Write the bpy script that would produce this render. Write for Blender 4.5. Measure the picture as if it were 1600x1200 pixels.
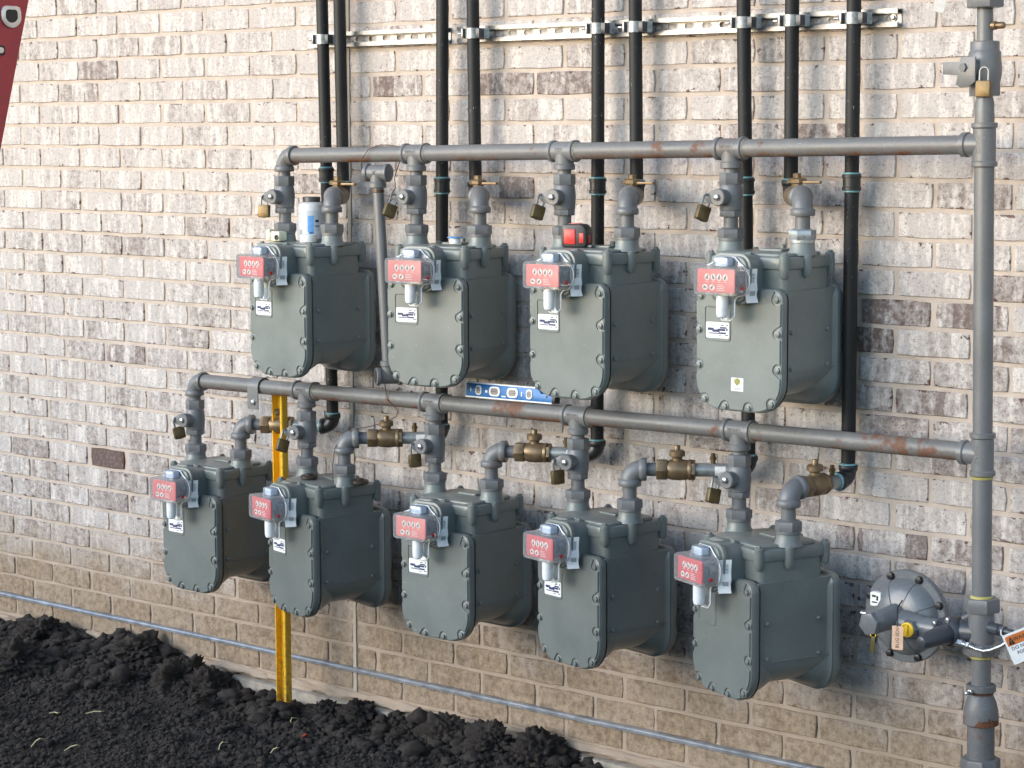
import bpy, bmesh, math, random
import numpy as np
from math import pi, sin, cos, radians, sqrt, atan2
from mathutils import Vector, Matrix, noise

random.seed(7); rng = np.random.default_rng(7)
for o in list(bpy.data.objects): bpy.data.objects.remove(o)
sc = bpy.context.scene
COL = sc.collection

# ------------------------------------------------------------------ camera
YAW, PITCH, ROLL = 0.71828, 0.11314, -0.00425
CAM = Vector((2.7821, -4.5301, -0.2097))
FPX = 3556.0
_f = Vector((-sin(YAW)*cos(PITCH), cos(YAW)*cos(PITCH), -sin(PITCH)))
_r = Vector((cos(YAW), sin(YAW), 0)); _u = _r.cross(_f)
RT = _r*cos(ROLL) + _u*sin(ROLL); UP = -_r*sin(ROLL) + _u*cos(ROLL)
cam = bpy.data.objects.new('camera', bpy.data.cameras.new('camera')); COL.objects.link(cam)
cam.matrix_world = Matrix(((RT.x, UP.x, -_f.x, CAM.x), (RT.y, UP.y, -_f.y, CAM.y), (RT.z, UP.z, -_f.z, CAM.z), (0, 0, 0, 1)))
cam.data.sensor_width = 36; cam.data.lens = FPX/1600*36
cam.data.clip_start = .05; cam.data.clip_end = 2000
sc.camera = cam

# ------------------------------------------------------------------ sky, sun, exposure
SUN_AZ = radians(24)      # from the wall's normal towards the left
SUN_EL = radians(11)
w = bpy.data.worlds.new('World'); sc.world = w; w.use_nodes = True
nt = w.node_tree; bg = nt.nodes['Background']
sky = nt.nodes.new('ShaderNodeTexSky'); sky.sky_type = 'NISHITA'; sky.sun_disc = False
sky.sun_elevation = SUN_EL; sky.sun_rotation = radians(180) + SUN_AZ
sky.air_density = 1.0; sky.dust_density = .6; sky.ozone_density = 1.9
nt.links.new(sky.outputs[0], bg.inputs[0]); bg.inputs[1].default_value = 0.15
sl = bpy.data.lights.new('sun', 'SUN'); sl.energy = 1.3; sl.angle = radians(54); sl.color = (1.0, .985, .97)
so = bpy.data.objects.new('sun', sl); COL.objects.link(so)
_d = Vector((sin(SUN_AZ)*cos(SUN_EL), cos(SUN_AZ)*cos(SUN_EL), -sin(SUN_EL)))
so.rotation_euler = _d.to_track_quat('-Z', 'Y').to_euler()
so.location = (-3, -8, 4)
vs = sc.view_settings; vs.view_transform = 'Standard'; vs.look = 'None'; vs.exposure = 1.70; vs.gamma = 1; vs.use_curve_mapping = False

# ------------------------------------------------------------------ materials
class N:
    def __init__(s, name):
        s.m = bpy.data.materials.new(name); s.m.use_nodes = True; s.t = s.m.node_tree
        s.b = s.t.nodes['Principled BSDF']
    def n(s, typ, **kw):
        k = s.t.nodes.new(typ)
        for a, v in kw.items():
            if a.startswith('i_'):
                k.inputs[a[2:].replace('_', ' ')].default_value = v
            else: setattr(k, a, v)
        return k
    def l(s, a, b): s.t.links.new(a, b)
    def noise(s, scale, detail=3, rough=.5, vec=None, dims='3D'):
        k = s.n('ShaderNodeTexNoise'); k.inputs['Scale'].default_value = scale; k.inputs['Detail'].default_value = detail; k.inputs['Roughness'].default_value = rough
        if vec is not None: s.l(vec, k.inputs['Vector'])
        return k.outputs['Fac']
    def ramp(s, fac, p0, p1, c0=(0, 0, 0, 1), c1=(1, 1, 1, 1)):
        k = s.n('ShaderNodeValToRGB'); e = k.color_ramp.elements
        e[0].position = p0; e[1].position = p1; e[0].color = c0; e[1].color = c1
        s.l(fac, k.inputs[0]); return k.outputs[0]
    def mix(s, fac, a, b, mode='MIX'):
        k = s.n('ShaderNodeMix'); k.data_type = 'RGBA'; k.blend_type = mode
        for v, i in ((fac, 0), (a, 6), (b, 7)):
            if isinstance(v, (int, float)): k.inputs[i].default_value = v
            elif isinstance(v, tuple): k.inputs[i].default_value = v if len(v) == 4 else (*v, 1)
            else: s.l(v, k.inputs[i])
        return k.outputs[2]
    def math(s, op, a, b=None, c=None):
        k = s.n('ShaderNodeMath'); k.operation = op
        for v, i in ((a, 0), (b, 1), (c, 2)):
            if v is None: continue
            if isinstance(v, (int, float)): k.inputs[i].default_value = v
            else: s.l(v, k.inputs[i])
        return k.outputs[0]
    def mapr(s, v, a, b, c=0, d=1):
        k = s.n('ShaderNodeMapRange'); s.l(v, k.inputs[0])
        for i, q in enumerate((a, b, c, d)): k.inputs[1+i].default_value = q
        return k.outputs[0]
    def bump(s, h, strength, dist=.002):
        k = s.n('ShaderNodeBump'); k.inputs['Strength'].default_value = strength; k.inputs['Distance'].default_value = dist
        s.l(h, k.inputs['Height']); s.l(k.outputs[0], s.b.inputs['Normal'])
    def pos(s): return s.n('ShaderNodeNewGeometry').outputs['Position']
    def xyz(s, v):
        k = s.n('ShaderNodeSeparateXYZ'); s.l(v, k.inputs[0]); return k.outputs
    def comb(s, x, y, z):
        k = s.n('ShaderNodeCombineXYZ')
        for i, v in enumerate((x, y, z)):
            if isinstance(v, (int, float)): k.inputs[i].default_value = v
            else: s.l(v, k.inputs[i])
        return k.outputs[0]
    def col(s, v):
        if isinstance(v, tuple): s.b.inputs['Base Color'].default_value = (*v, 1) if len(v) == 3 else v
        else: s.l(v, s.b.inputs['Base Color'])

def plain(name, c, rough=.5, metal=0, var=.12, scale=60, bump=.0, spec=.5):
    m = N(name); p = m.pos(); f = m.noise(scale, 4, .6, p)
    lo = tuple(x*(1-var) for x in c); hi = tuple(min(1, x*(1+var)) for x in c)
    m.col(m.mix(m.ramp(f, .3, .7), lo, hi))
    m.b.inputs['Metallic'].default_value = metal
    m.l(m.mapr(f, .3, .7, max(.02, rough-.06), rough+.06), m.b.inputs['Roughness'])
    m.b.inputs['Specular IOR Level'].default_value = spec
    if bump: m.bump(f, bump, .001)
    return m.m

def paint(name, c, rough=.32, rust=0.0, dust=.1, blot_at=.64, tone=False):
    """industrial enamel: faint mottling, dust specks, runs of orange rust where asked"""
    m = N(name); p = m.pos(); g = m.n('ShaderNodeNewGeometry')
    f1 = m.noise(9, 4, .6, p); f2 = m.noise(140, 4, .6, p)
    c0 = m.mix(m.ramp(f1, .3, .7), tuple(x*.9 for x in c), tuple(x*1.1 for x in c))
    c0 = m.mix(m.math('MULTIPLY', m.ramp(f2, .52, .75), dust), c0, (.42, .40, .36))
    f3 = m.noise(1.0, 5, .7, m.comb(m.math('MULTIPLY', m.xyz(p)[0], 34), m.math('MULTIPLY', m.xyz(p)[1], 34), m.math('MULTIPLY', m.xyz(p)[2], 5)))
    c0 = m.mix(m.math('MULTIPLY', m.ramp(f3, .50, .72), dust*.6), c0, (.36, .34, .30))
    scr = m.noise(1.0, 2, .5, m.comb(m.math('MULTIPLY', m.xyz(p)[0], 55), m.math('MULTIPLY', m.xyz(p)[1], 300), m.math('MULTIPLY', m.xyz(p)[2], 210)))
    c0 = m.mix(m.math('MULTIPLY', m.ramp(scr, .745, .76), .55), c0, (.40, .41, .40))
    if tone:      # object colour per casting: R lightness, higher in the top row, G dust
        oi = m.n('ShaderNodeObjectInfo').outputs['Color']; k = m.n('ShaderNodeSeparateColor'); m.l(oi, k.inputs[0])
        c0 = m.mix(1.0, c0, m.comb(k.outputs[0], k.outputs[0], k.outputs[0]), 'MULTIPLY')
        up = m.math('MAXIMUM', m.xyz(g.outputs['Normal'])[2], .12)
        c0 = m.mix(m.math('MULTIPLY', m.math('MULTIPLY', m.ramp(m.noise(22, 5, .7, p), .38, .68), up), k.outputs[1]), c0, (.33, .29, .24))
    ro = m.mapr(f1, .3, .7, rough-.05, rough+.08)
    if rust:
        z = m.xyz(g.outputs['Normal'])[2]
        under = m.ramp(m.math('MULTIPLY', z, -1), .25, .75)
        patch = m.ramp(m.noise(5, 6, .75, p), .47, .60)
        blot = m.ramp(m.noise(4.3, 5, .75, m.comb(m.xyz(p)[0], m.xyz(p)[2], 3.1)), blot_at, blot_at+.05)
        ru = m.math('MAXIMUM', m.math('MULTIPLY', under, patch), m.math('MULTIPLY', blot, .75))
        ru = m.math('MULTIPLY', ru, rust)
        rc = m.mix(f2, (.055, .022, .012), (.235, .085, .028))
        c0 = m.mix(ru, c0, rc)
        ro = m.math('ADD', ro, m.math('MULTIPLY', ru, .4))
    m.col(c0); m.l(ro, m.b.inputs['Roughness'])
    m.bump(f2, .08, .0006)
    return m.m

def clear(name, tint=(1, 1, 1), refl=.10, rough=.04):
    m = N(name); t = m.t; out = t.nodes['Material Output']
    tr = m.n('ShaderNodeBsdfTransparent'); tr.inputs[0].default_value = (*tint, 1)
    gl = m.n('ShaderNodeBsdfGlossy'); gl.inputs['Roughness'].default_value = rough
    lw = m.n('ShaderNodeLayerWeight'); lw.inputs[0].default_value = .35
    fac = m.mapr(lw.outputs['Fresnel'], 0, 1, refl*.4, .75)
    mx = m.n('ShaderNodeMixShader'); m.l(fac, mx.inputs[0]); m.l(tr.outputs[0], mx.inputs[1]); m.l(gl.outputs[0], mx.inputs[2])
    df = m.n('ShaderNodeBsdfDiffuse'); df.inputs[0].default_value = (.75, .76, .78, 1)
    m2 = m.n('ShaderNodeMixShader'); m2.inputs[0].default_value = .17
    m.l(mx.outputs[0], m2.inputs[1]); m.l(df.outputs[0], m2.inputs[2]); m.l(m2.outputs[0], out.inputs[0])
    return m.m

def brick_mat(name, attr):
    m = N(name); p = m.pos(); x, y, z = m.xyz(p)
    if attr:
        a = m.n('ShaderNodeAttribute'); a.attribute_name = 'tone'; rgb = a.outputs['Color']
    else:
        rgb = m.n('ShaderNodeObjectInfo').outputs['Color']
    k = m.n('ShaderNodeSeparateColor'); m.l(rgb, k.inputs[0]); R, G, B = k.outputs   # R: lime wash amount, G: brown, B: seed
    e = m.n('ShaderNodeAttribute'); e.attribute_name = 'place'; ex, ez, eh = m.xyz(e.outputs['Vector'])
    rim = m.math('MINIMUM', m.math('SUBTRACT', eh, m.math('ABSOLUTE', ex)), m.math('SUBTRACT', .029, m.math('ABSOLUTE', ez)))   # metres from the brick's own edge
    seed = m.math('MULTIPLY', B, 37.0)
    V = lambda sx, sz, o=0: m.comb(m.math('MULTIPLY', x, sx), m.math('MULTIPLY', z, sz), m.math('ADD', seed, o))
    warp = m.math('MULTIPLY', m.math('SUBTRACT', m.noise(30, 4, .65, p), .5), .022)
    cell = m.math('FLOOR', m.math('ADD', m.math('MULTIPLY', m.math('ADD', x, warp), 17.0), seed))
    wn = m.n('ShaderNodeTexWhiteNoise'); wn.noise_dimensions = '2D'; m.l(m.comb(cell, m.math('FLOOR', seed), 0), wn.inputs['Vector'])
    panel = wn.outputs['Value']                      # upright panels left by the slurry drag
    drag = m.noise(1.0, 4, .6, V(44, 8)); mott = m.noise(1.0, 6, .72, V(52, 50, 3)); scab = m.noise(1.0, 4, .7, V(105, 95, 7)); grit = m.noise(1.0, 3, .7, V(150, 150, 11))
    c5 = lambda v, g: m.math('MULTIPLY', m.math('SUBTRACT', v, .5), g)
    wash = m.math('ADD', m.math('ADD', R, c5(panel, .34)), m.math('ADD', c5(drag, .85), c5(mott, 1.25)))
    wf = m.ramp(wash, .20, .64)
    under = m.mix(m.ramp(mott, .36, .64), (.215, .182, .166), (.420, .368, .334))
    under = m.mix(m.ramp(scab, .55, .64), under, (.54, .49, .45))
    under = m.mix(G, under, m.mix(m.ramp(scab, .4, .66), (.060, .034, .029), (.185, .120, .100)))
    lime = m.mix(m.ramp(m.math('ADD', c5(drag, 1.0), c5(scab, .7)), -.16, .12), (.54, .498, .470), (.735, .680, .630))
    c = m.mix(wf, under, lime)
    amt = m.math('ADD', .48, m.math('MULTIPLY', m.math('SUBTRACT', 1.0, wf), .35))
    c = m.mix(m.math('MULTIPLY', m.ramp(grit, .585, .63), amt), c, (.105, .085, .080))
    c = m.mix(m.math('MULTIPLY', m.ramp(m.math('ABSOLUTE', c5(scab, 1.0)), .014, .0), .30), c, (.20, .165, .155))      # hairline wrinkles
    near = m.mapr(rim, 0, .016)                       # broken arrises and knocked spots show the brown body
    chn = m.noise(1.0, 4, .7, V(34, 38, 19))
    thr = m.math('ADD', m.math('ADD', .548, m.math('MULTIPLY', near, .160)), m.math('MULTIPLY', R, .045))
    chip = m.mapr(m.math('SUBTRACT', chn, thr), 0, .012)
    c = m.mix(m.math('MULTIPLY', chip, .85), c, m.mix(scab, (.045, .022, .018), (.150, .060, .045)))
    mud = m.mapr(m.math('ADD', z, m.math('MULTIPLY', c5(m.noise(7, 5, .6, p), 1.0), .30)), -1.44, -1.66)
    mudc = m.mix(m.ramp(mott, .35, .65), (.175, .117, .070), (.365, .268, .172))
    mudc = m.mix(m.math('MULTIPLY', m.ramp(grit, .60, .67), .3), mudc, (.10, .07, .05))
    c = m.mix(m.math('MULTIPLY', mud, .84), c, mudc)
    m.col(c); m.b.inputs['Roughness'].default_value = .85; m.b.inputs['Specular IOR Level'].default_value = .25
    h = m.math('ADD', m.math('MULTIPLY', mott, 1.0), m.math('ADD', m.math('MULTIPLY', grit, .3), m.math('MULTIPLY', scab, .5)))
    m.bump(m.math('SUBTRACT', h, m.math('MULTIPLY', chip, .8)), .6, .004)
    return m.m

def mortar_mat():
    m = N('mortar'); p = m.pos(); z = m.xyz(p)[2]
    f = m.noise(14, 5, .65, p); g = m.noise(420, 3, .7, p)
    c = m.mix(m.ramp(f, .3, .7), (.42, .350, .296), (.575, .488, .418))
    c = m.mix(m.math('MULTIPLY', m.ramp(g, .6, .7), .35), c, (.22, .17, .14))
    mud = m.mapr(m.math('ADD', z, m.math('MULTIPLY', m.math('SUBTRACT', m.noise(7, 5, .6, p), .5), .26)), -1.46, -1.68)
    c = m.mix(m.math('MULTIPLY', mud, .6), c, (.34, .25, .17))
    m.col(c); m.b.inputs['Roughness'].default_value = .95; m.b.inputs['Specular IOR Level'].default_value = .15
    m.bump(m.math('ADD', m.math('MULTIPLY', f, 1.5), g), .6, .003)
    return m.m

def soil_mat():
    m = N('black_soil'); p = m.pos()
    f = m.noise(18, 6, .7, p); g = m.noise(260, 4, .7, p); k = m.noise(3, 3, .5, p)
    c = m.mix(m.ramp(f, .3, .72), (.0175, .0148, .0132), (.062, .0505, .043))
    c = m.mix(m.math('MULTIPLY', m.ramp(k, .5, .7), .4), c, (.072, .059, .049))
    c = m.mix(m.math('MULTIPLY', m.ramp(g, .66, .74), .35), c, (.17, .145, .12))
    m.col(c); m.b.inputs['Roughness'].default_value = .9; m.b.inputs['Specular IOR Level'].default_value = .3
    m.bump(m.math('ADD', f, g), .8, .006)
    return m.m

def scratch_black():
    m = N('black_pipe_coating'); p = m.pos(); x, y, z = m.xyz(p)
    f = m.noise(1.0, 3, .6, m.comb(m.math('MULTIPLY', x, 260), m.math('MULTIPLY', y, 260), m.math('MULTIPLY', z, 90)))
    k = m.noise(3.2, 3, .6, p)
    s = m.math('MULTIPLY', m.ramp(f, .68, .71), m.ramp(k, .45, .57))
    m.col(m.mix(s, m.mix(m.ramp(k, .3, .7), (.0075, .0075, .008), (.016, .0155, .016)), (.42, .40, .38)))
    m.b.inputs['Roughness'].default_value = .55; m.b.inputs['Specular IOR Level'].default_value = .35
    return m.m

def galv(name='galvanised'):
    m = N(name); p = m.pos(); v = m.n('ShaderNodeTexVoronoi'); v.inputs['Scale'].default_value = 90; m.l(p, v.inputs['Vector'])
    f = m.noise(12, 4, .6, p)
    m.col(m.mix(m.ramp(v.outputs['Distance'], .1, .7), (.20, .205, .21), (.33, .335, .34)))
    m.b.inputs['Metallic'].default_value = .7; m.l(m.mapr(f, .3, .7, .30, .50), m.b.inputs['Roughness'])
    return m.m

M = {}
M['brick'] = brick_mat('brick_piece', False); M['brick_mass'] = brick_mat('brick_mass', True)
M['mortar'] = mortar_mat(); M['soil'] = soil_mat()
M['meter'] = paint('meter_enamel', (.150, .169, .160), .33, 0, .06, tone=True)
M['pipe'] = paint('grey_pipe_paint', (.138, .136, .134), .44, 1.0, .12)
M['fit'] = paint('grey_fitting_paint', (.140, .141, .144), .38, .25, .10)
M['standpipe'] = paint('standpipe_paint', (.140, .141, .144), .33, 0, .08)
M['riserfit'] = paint('riser_paint', (.140, .141, .144), .38, 0, .08)
M['rustfit'] = paint('rusty_coupling', (.110, .110, .113), .42, 1.0, .12, .575)
M['reg'] = paint('regulator_paint', (.135, .144, .155), .25, 0, .10)
M['dark'] = plain('dark_grey_metal', (.045, .05, .06), .35)
M['black'] = scratch_black()
M['blackfit'] = plain('black_malleable_iron', (.018, .019, .020), .40, 0, .2)
M['blackplastic'] = plain('black_plastic', (.013, .013, .014), .38)
M['galv'] = galv(); M['zinc'] = plain('zinc_plate', (.40, .41, .42), .30, .8, .12); M['shackle'] = plain('dull_steel', (.22, .22, .22), .35, .7, .15)
M['bronze'] = plain('aged_bronze', (.215, .150, .085), .42, .55, .25, 40)
M['brass'] = plain('brass', (.135, .092, .040), .40, .6, .35, 50)
M['teal'] = plain('teal_thread_sealant', (.17, .36, .40), .5, 0, .3, 120)
M['yellow'] = plain('yellow_enamel', (.82, .465, .018), .38, 0, .08, 18)
def post_mat():
    m = N('yellow_enamel'); p = m.pos(); x, y, z = m.xyz(p); f = m.noise(16, 5, .7, p); g = m.noise(75, 4, .7, p)
    c = m.mix(m.ramp(f, .3, .7), (.74, .405, .014), (.83, .475, .022))
    sp = m.math('MULTIPLY', m.mapr(m.math('ADD', z, m.math('MULTIPLY', f, .5)), -1.36, -1.66), m.ramp(g, .40, .56))
    c = m.mix(m.math('MULTIPLY', sp, .8), c, (.075, .058, .045))
    c = m.mix(m.math('MULTIPLY', m.ramp(m.noise(1.0, 3, .6, m.comb(m.math('MULTIPLY', x, 210), m.math('MULTIPLY', y, 90), m.math('MULTIPLY', z, 34))), .68, .71), .7), c, (.20, .13, .06))
    m.col(c); m.b.inputs['Roughness'].default_value = .42; return m.m
M['yellow'] = post_mat(); M['drip'] = plain('bright_drip_edge', (.38, .40, .43), .40, .6, .25, 30)
M['pipe_low'] = paint('rust_spotted_pipe', (.134, .131, .127), .44, 1.0, .14, .575)
M['yplug'] = plain('yellow_plastic', (.80, .52, .03), .4)
M['tape'] = plain('yellow_ptfe_tape', (.46, .40, .13), .6); M['dope'] = plain('dried_thread_dope', (.34, .31, .23), .6, 0, .35, 150)
M['white'] = plain('white_print', (.78, .78, .76), .45, 0, .05)
M['paper'] = plain('paper_label', (.72, .72, .70), .6, 0, .08)
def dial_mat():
    m = N('red_dial_glare'); k = m.n('ShaderNodeSeparateColor'); m.l(m.n('ShaderNodeObjectInfo').outputs['Color'], k.inputs[0])
    m.col(m.mix(k.outputs[2], (.56, .030, .045), (.74, .185, .160))); m.b.inputs['Roughness'].default_value = .38; return m.m  # paler red per meter paints cover glare into the plate colour
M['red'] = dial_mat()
M['redpl'] = plain('red_plastic', (.55, .02, .02), .35, 0, .1)
M['navy'] = plain('navy_ink', (.025, .035, .12), .5)
M['ink'] = plain('black_ink', (.012, .012, .013), .5)
M['mid'] = plain('grey_ink', (.30, .30, .31), .5)
M['bluep'] = plain('blue_print', (.12, .33, .68), .45)
M['levelblue'] = plain('blue_aluminium', (.020, .135, .36), .42, .1)
M['milky'] = plain('milky_plastic', (.74, .76, .78), .3, 0, .05)
M['cream'] = plain('cream_plastic', (.70, .68, .50), .45, 0, .06)
M['brown'] = plain('brown_plastic', (.045, .030, .024), .4)
M['orange'] = plain('orange_print', (.55, .16, .035), .55)
M['peach'] = plain('peach_tag', (.58, .38, .26), .6)
M['clear'] = clear('clear_polycarbonate'); M['clearb'] = clear('clear_lens', (.82, .90, 1.0), .25, .08)
M['mech'] = plain('register_works', (.33, .34, .36), .5, .3, .3, 90)
M['wire'] = plain('rusty_tie_wire', (.10, .055, .035), .5, .5)
M['ladder'] = plain('red_fibreglass', (.42, .035, .045), .45, 0, .12, 30)
M['alu'] = plain('aluminium', (.62, .62, .62), .35, .9)
M['concrete'] = plain('rough_concrete', (.33, .29, .24), .95, 0, .25, 40, .6)
M['caulk'] = plain('control_joint_sealant', (.42, .36, .29), .8, 0, .08, 60)
M['straw'] = plain('dry_straw', (.50, .42, .24), .7, 0, .2)
M['clodm'] = M['soil']
M['bottleclear'] = clear('clear_bottle', (.95, .97, 1.0), .2)

# ------------------------------------------------------------------ mesh helpers
def frame(origin, axis, up=None):
    z = Vector(axis).normalized()
    u = Vector(up) if up is not None else (Vector((0, 0, 1)) if abs(z.z) < .9 else Vector((1, 0, 0)))
    x = u.cross(z)
    if x.length < 1e-5: x = Vector((0, 1, 0)).cross(z)
    x.normalize(); y = z.cross(x); o = Vector(origin)
    return Matrix(((x.x, y.x, z.x, o.x), (x.y, y.y, z.y, o.y), (x.z, y.z, z.z, o.z), (0, 0, 0, 1)))
I4 = Matrix.Identity(4)

class MB:
    def __init__(s): s.v = []; s.f = []
    def add(s, vs, fs, T=I4):
        b = len(s.v); s.v += [tuple(T @ Vector(p)) for p in vs]; s.f += [tuple(i+b for i in f) for f in fs]; return s
    def lathe(s, prof, T=I4, n=24):
        vs, fs = [], []
        for r, t in prof:
            for i in range(n):
                a = 2*pi*i/n; vs.append((r*cos(a), r*sin(a), t))
        for k in range(len(prof)-1):
            for i in range(n):
                j = (i+1) % n; fs.append((k*n+i, k*n+j, (k+1)*n+j, (k+1)*n+i))
        if prof[0][0] > 1e-6: fs.append(tuple(reversed(range(n))))
        if prof[-1][0] > 1e-6: fs.append(tuple((len(prof)-1)*n+i for i in range(n)))
        return s.add(vs, fs, T)
    def cyl(s, p0, p1, r, n=20, bev=0):
        p0, p1 = Vector(p0), Vector(p1); L = (p1-p0).length; T = frame(p0, p1-p0)
        pr = [(r, 0), (r, L)] if not bev else [(r-bev, 0), (r, bev), (r, L-bev), (r-bev, L)]
        return s.lathe(pr, T, n)
    def prism(s, out, z0, z1, bev=0, T=I4):
        n = len(out); vs, fs = [], []
        def inset(d):
            res = []
            for i in range(n):
                a, b, c = Vector(out[i-1]), Vector(out[i]), Vector(out[(i+1) % n])
                e1 = (b-a).normalized(); e2 = (c-b).normalized()
                n1 = Vector((-e1.y, e1.x)); n2 = Vector((-e2.y, e2.x)); q = n1+n2
                q = q/max(.35, q.length_squared/2) if q.length > 1e-6 else n1
                res.append((b.x+q.x*d, b.y+q.y*d))
            return res
        rings = [(out, z0), (out, z1)]
        if bev:
            i1 = inset(bev); i2 = inset(bev*.3)
            rings = [(i1, z0), (i2, z0+bev*.3), (out, z0+bev), (out, z1-bev), (i2, z1-bev*.3), (i1, z1)]
        for ps, z in rings: vs += [(p[0], p[1], z) for p in ps]
        for k in range(len(rings)-1):
            for i in range(n):
                j = (i+1) % n; fs.append((k*n+i, k*n+j, (k+1)*n+j, (k+1)*n+i))
        fs.append(tuple(reversed(range(n)))); fs.append(tuple((len(rings)-1)*n+i for i in range(n)))
        return s.add(vs, fs, T)
    def box(s, c, d, bev=0, T=I4):
        x, y = d[0]/2, d[1]/2
        return s.prism([(-x, -y), (x, -y), (x, y), (-x, y)], -d[2]/2, d[2]/2, bev, T @ Matrix.Translation(c))
    def hexa(s, p0, p1, R, bev=.0015, rot=0, n=6):
        L = (Vector(p1)-Vector(p0)).length; T = frame(p0, Vector(p1)-Vector(p0))
        return s.prism([(R*cos(rot+2*pi*i/n), R*sin(rot+2*pi*i/n)) for i in range(n)], 0, L, bev, T)
    def sweep(s, pts, rad, n=12, cap=True):
        pts = [Vector(p) for p in pts]; rads = rad if isinstance(rad, list) else [rad]*len(pts)
        t0 = (pts[1]-pts[0]).normalized(); x = t0.orthogonal().normalized(); vs, fs = [], []
        for k, p in enumerate(pts):
            t = (pts[min(k+1, len(pts)-1)]-pts[max(k-1, 0)]).normalized()
            x = (x - t*x.dot(t)).normalized(); y = t.cross(x)
            for i in range(n):
                a = 2*pi*i/n; vs.append(tuple(p+(x*cos(a)+y*sin(a))*rads[k]))
        for k in range(len(pts)-1):
            for i in range(n):
                j = (i+1) % n; fs.append((k*n+i, k*n+j, (k+1)*n+j, (k+1)*n+i))
        if cap: fs += [tuple(reversed(range(n))), tuple((len(pts)-1)*n+i for i in range(n))]
        return s.add(vs, fs)
    def elbow(s, P, d1, d2, r=.0228, L=.040, R=.030, col=.0275, cl=.015):
        P, d1, d2 = Vector(P), Vector(d1).normalized(), Vector(d2).normalized()
        c = P+(d1+d2)*R; pts = []
        for k in range(13):
            a = pi/2*k/12; pts.append(c-d2*R*cos(a)-d1*R*sin(a))
        s.sweep([P+d1*(L-.004)]+pts+[P+d2*(L-.004)], r, 24)
        for d in (d1, d2):
            s.lathe([(r*.97, -.004), (col-.0015, 0), (col, .002), (col, cl-.002), (col-.0015, cl)], frame(P+d*(L-cl), d), 24)
        return s
    def tee(s, P, run, br, r=.0238, h=.040, b=.046, col=.0272):
        P, run, br = Vector(P), Vector(run).normalized(), Vector(br).normalized()
        s.lathe([(col-.002, -h), (col, -h+.0015), (col, -h+.010), (r, -h+.013), (r, h-.013), (col, h-.010), (col, h-.0015), (col-.002, h)], frame(P, run), 28)
        s.lathe([(r*.97, 0), (r*.97, b-.016), (col-.001, b-.013), (col-.001, b-.0015), (col-.003, b)], frame(P, br), 28)
        return s
    def build(s, name, mat, parent=None, ang=38, flat=False):
        me = bpy.data.meshes.new(name); me.from_pydata(s.v, [], s.f); me.materials.append(mat)
        if not flat: me.shade_smooth(); me.set_sharp_from_angle(angle=radians(ang))
        return link(name, me, parent)

def link(name, me, parent=None):
    o = bpy.data.objects.new(name, me); COL.objects.link(o)
    if parent is not None: o.parent = parent
    return o
def thing(name, label, cat, loc=(0, 0, 0), rz=0, group=None, rot=None):
    o = bpy.data.objects.new(name, None); COL.objects.link(o); o.empty_display_size = .05
    o.location = loc; o.rotation_euler = rot if rot else (0, 0, rz); return tag(o, label, cat, group)
def tag(o, label, cat, group=None):
    o['label'] = label; o['category'] = cat
    if group: o['group'] = group
    return o
def copy_tree(o, parent=None):
    c = o.copy(); COL.objects.link(c); c.parent = parent
    for ch in list(o.children): copy_tree(ch, c)
    return c
def rrect(hx, hy, r, n=5, cx=0, cy=0):
    r = r if isinstance(r, (list, tuple)) else [r]*4     # corners: +x+y, -x+y, -x-y, +x-y
    out = []
    for k, (sx, sy) in enumerate(((1, 1), (-1, 1), (-1, -1), (1, -1))):
        q = r[k]; x0, y0 = cx+sx*(hx-q), cy+sy*(hy-q)
        for i in range(n+1):
            a = pi/2*k + pi/2*i/n; out.append((x0+q*cos(a), y0+q*sin(a)))
    return out
TF = Matrix(((1, 0, 0, 0), (0, 0, -1, 0), (0, 1, 0, 0), (0, 0, 0, 1)))   # (x, z, depth towards the viewer) -> (x, -depth, z)
def front(dy): return Matrix.Translation((0, -dy, 0)) @ TF
def text(body, size, mat, T, parent, name='lettering', ext=.0006, align='CENTER'):
    cu = bpy.data.curves.new(name, 'FONT'); cu.body = body; cu.size = size; cu.extrude = ext
    cu.align_x = align; cu.align_y = 'CENTER'; cu.resolution_u = 2; cu.materials.append(mat)
    q = bpy.data.objects.new('tmp', cu); me = bpy.data.meshes.new_from_object(q); bpy.data.objects.remove(q); bpy.data.curves.remove(cu)
    o = link(name, me, parent); o.matrix_local = T; return o

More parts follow.
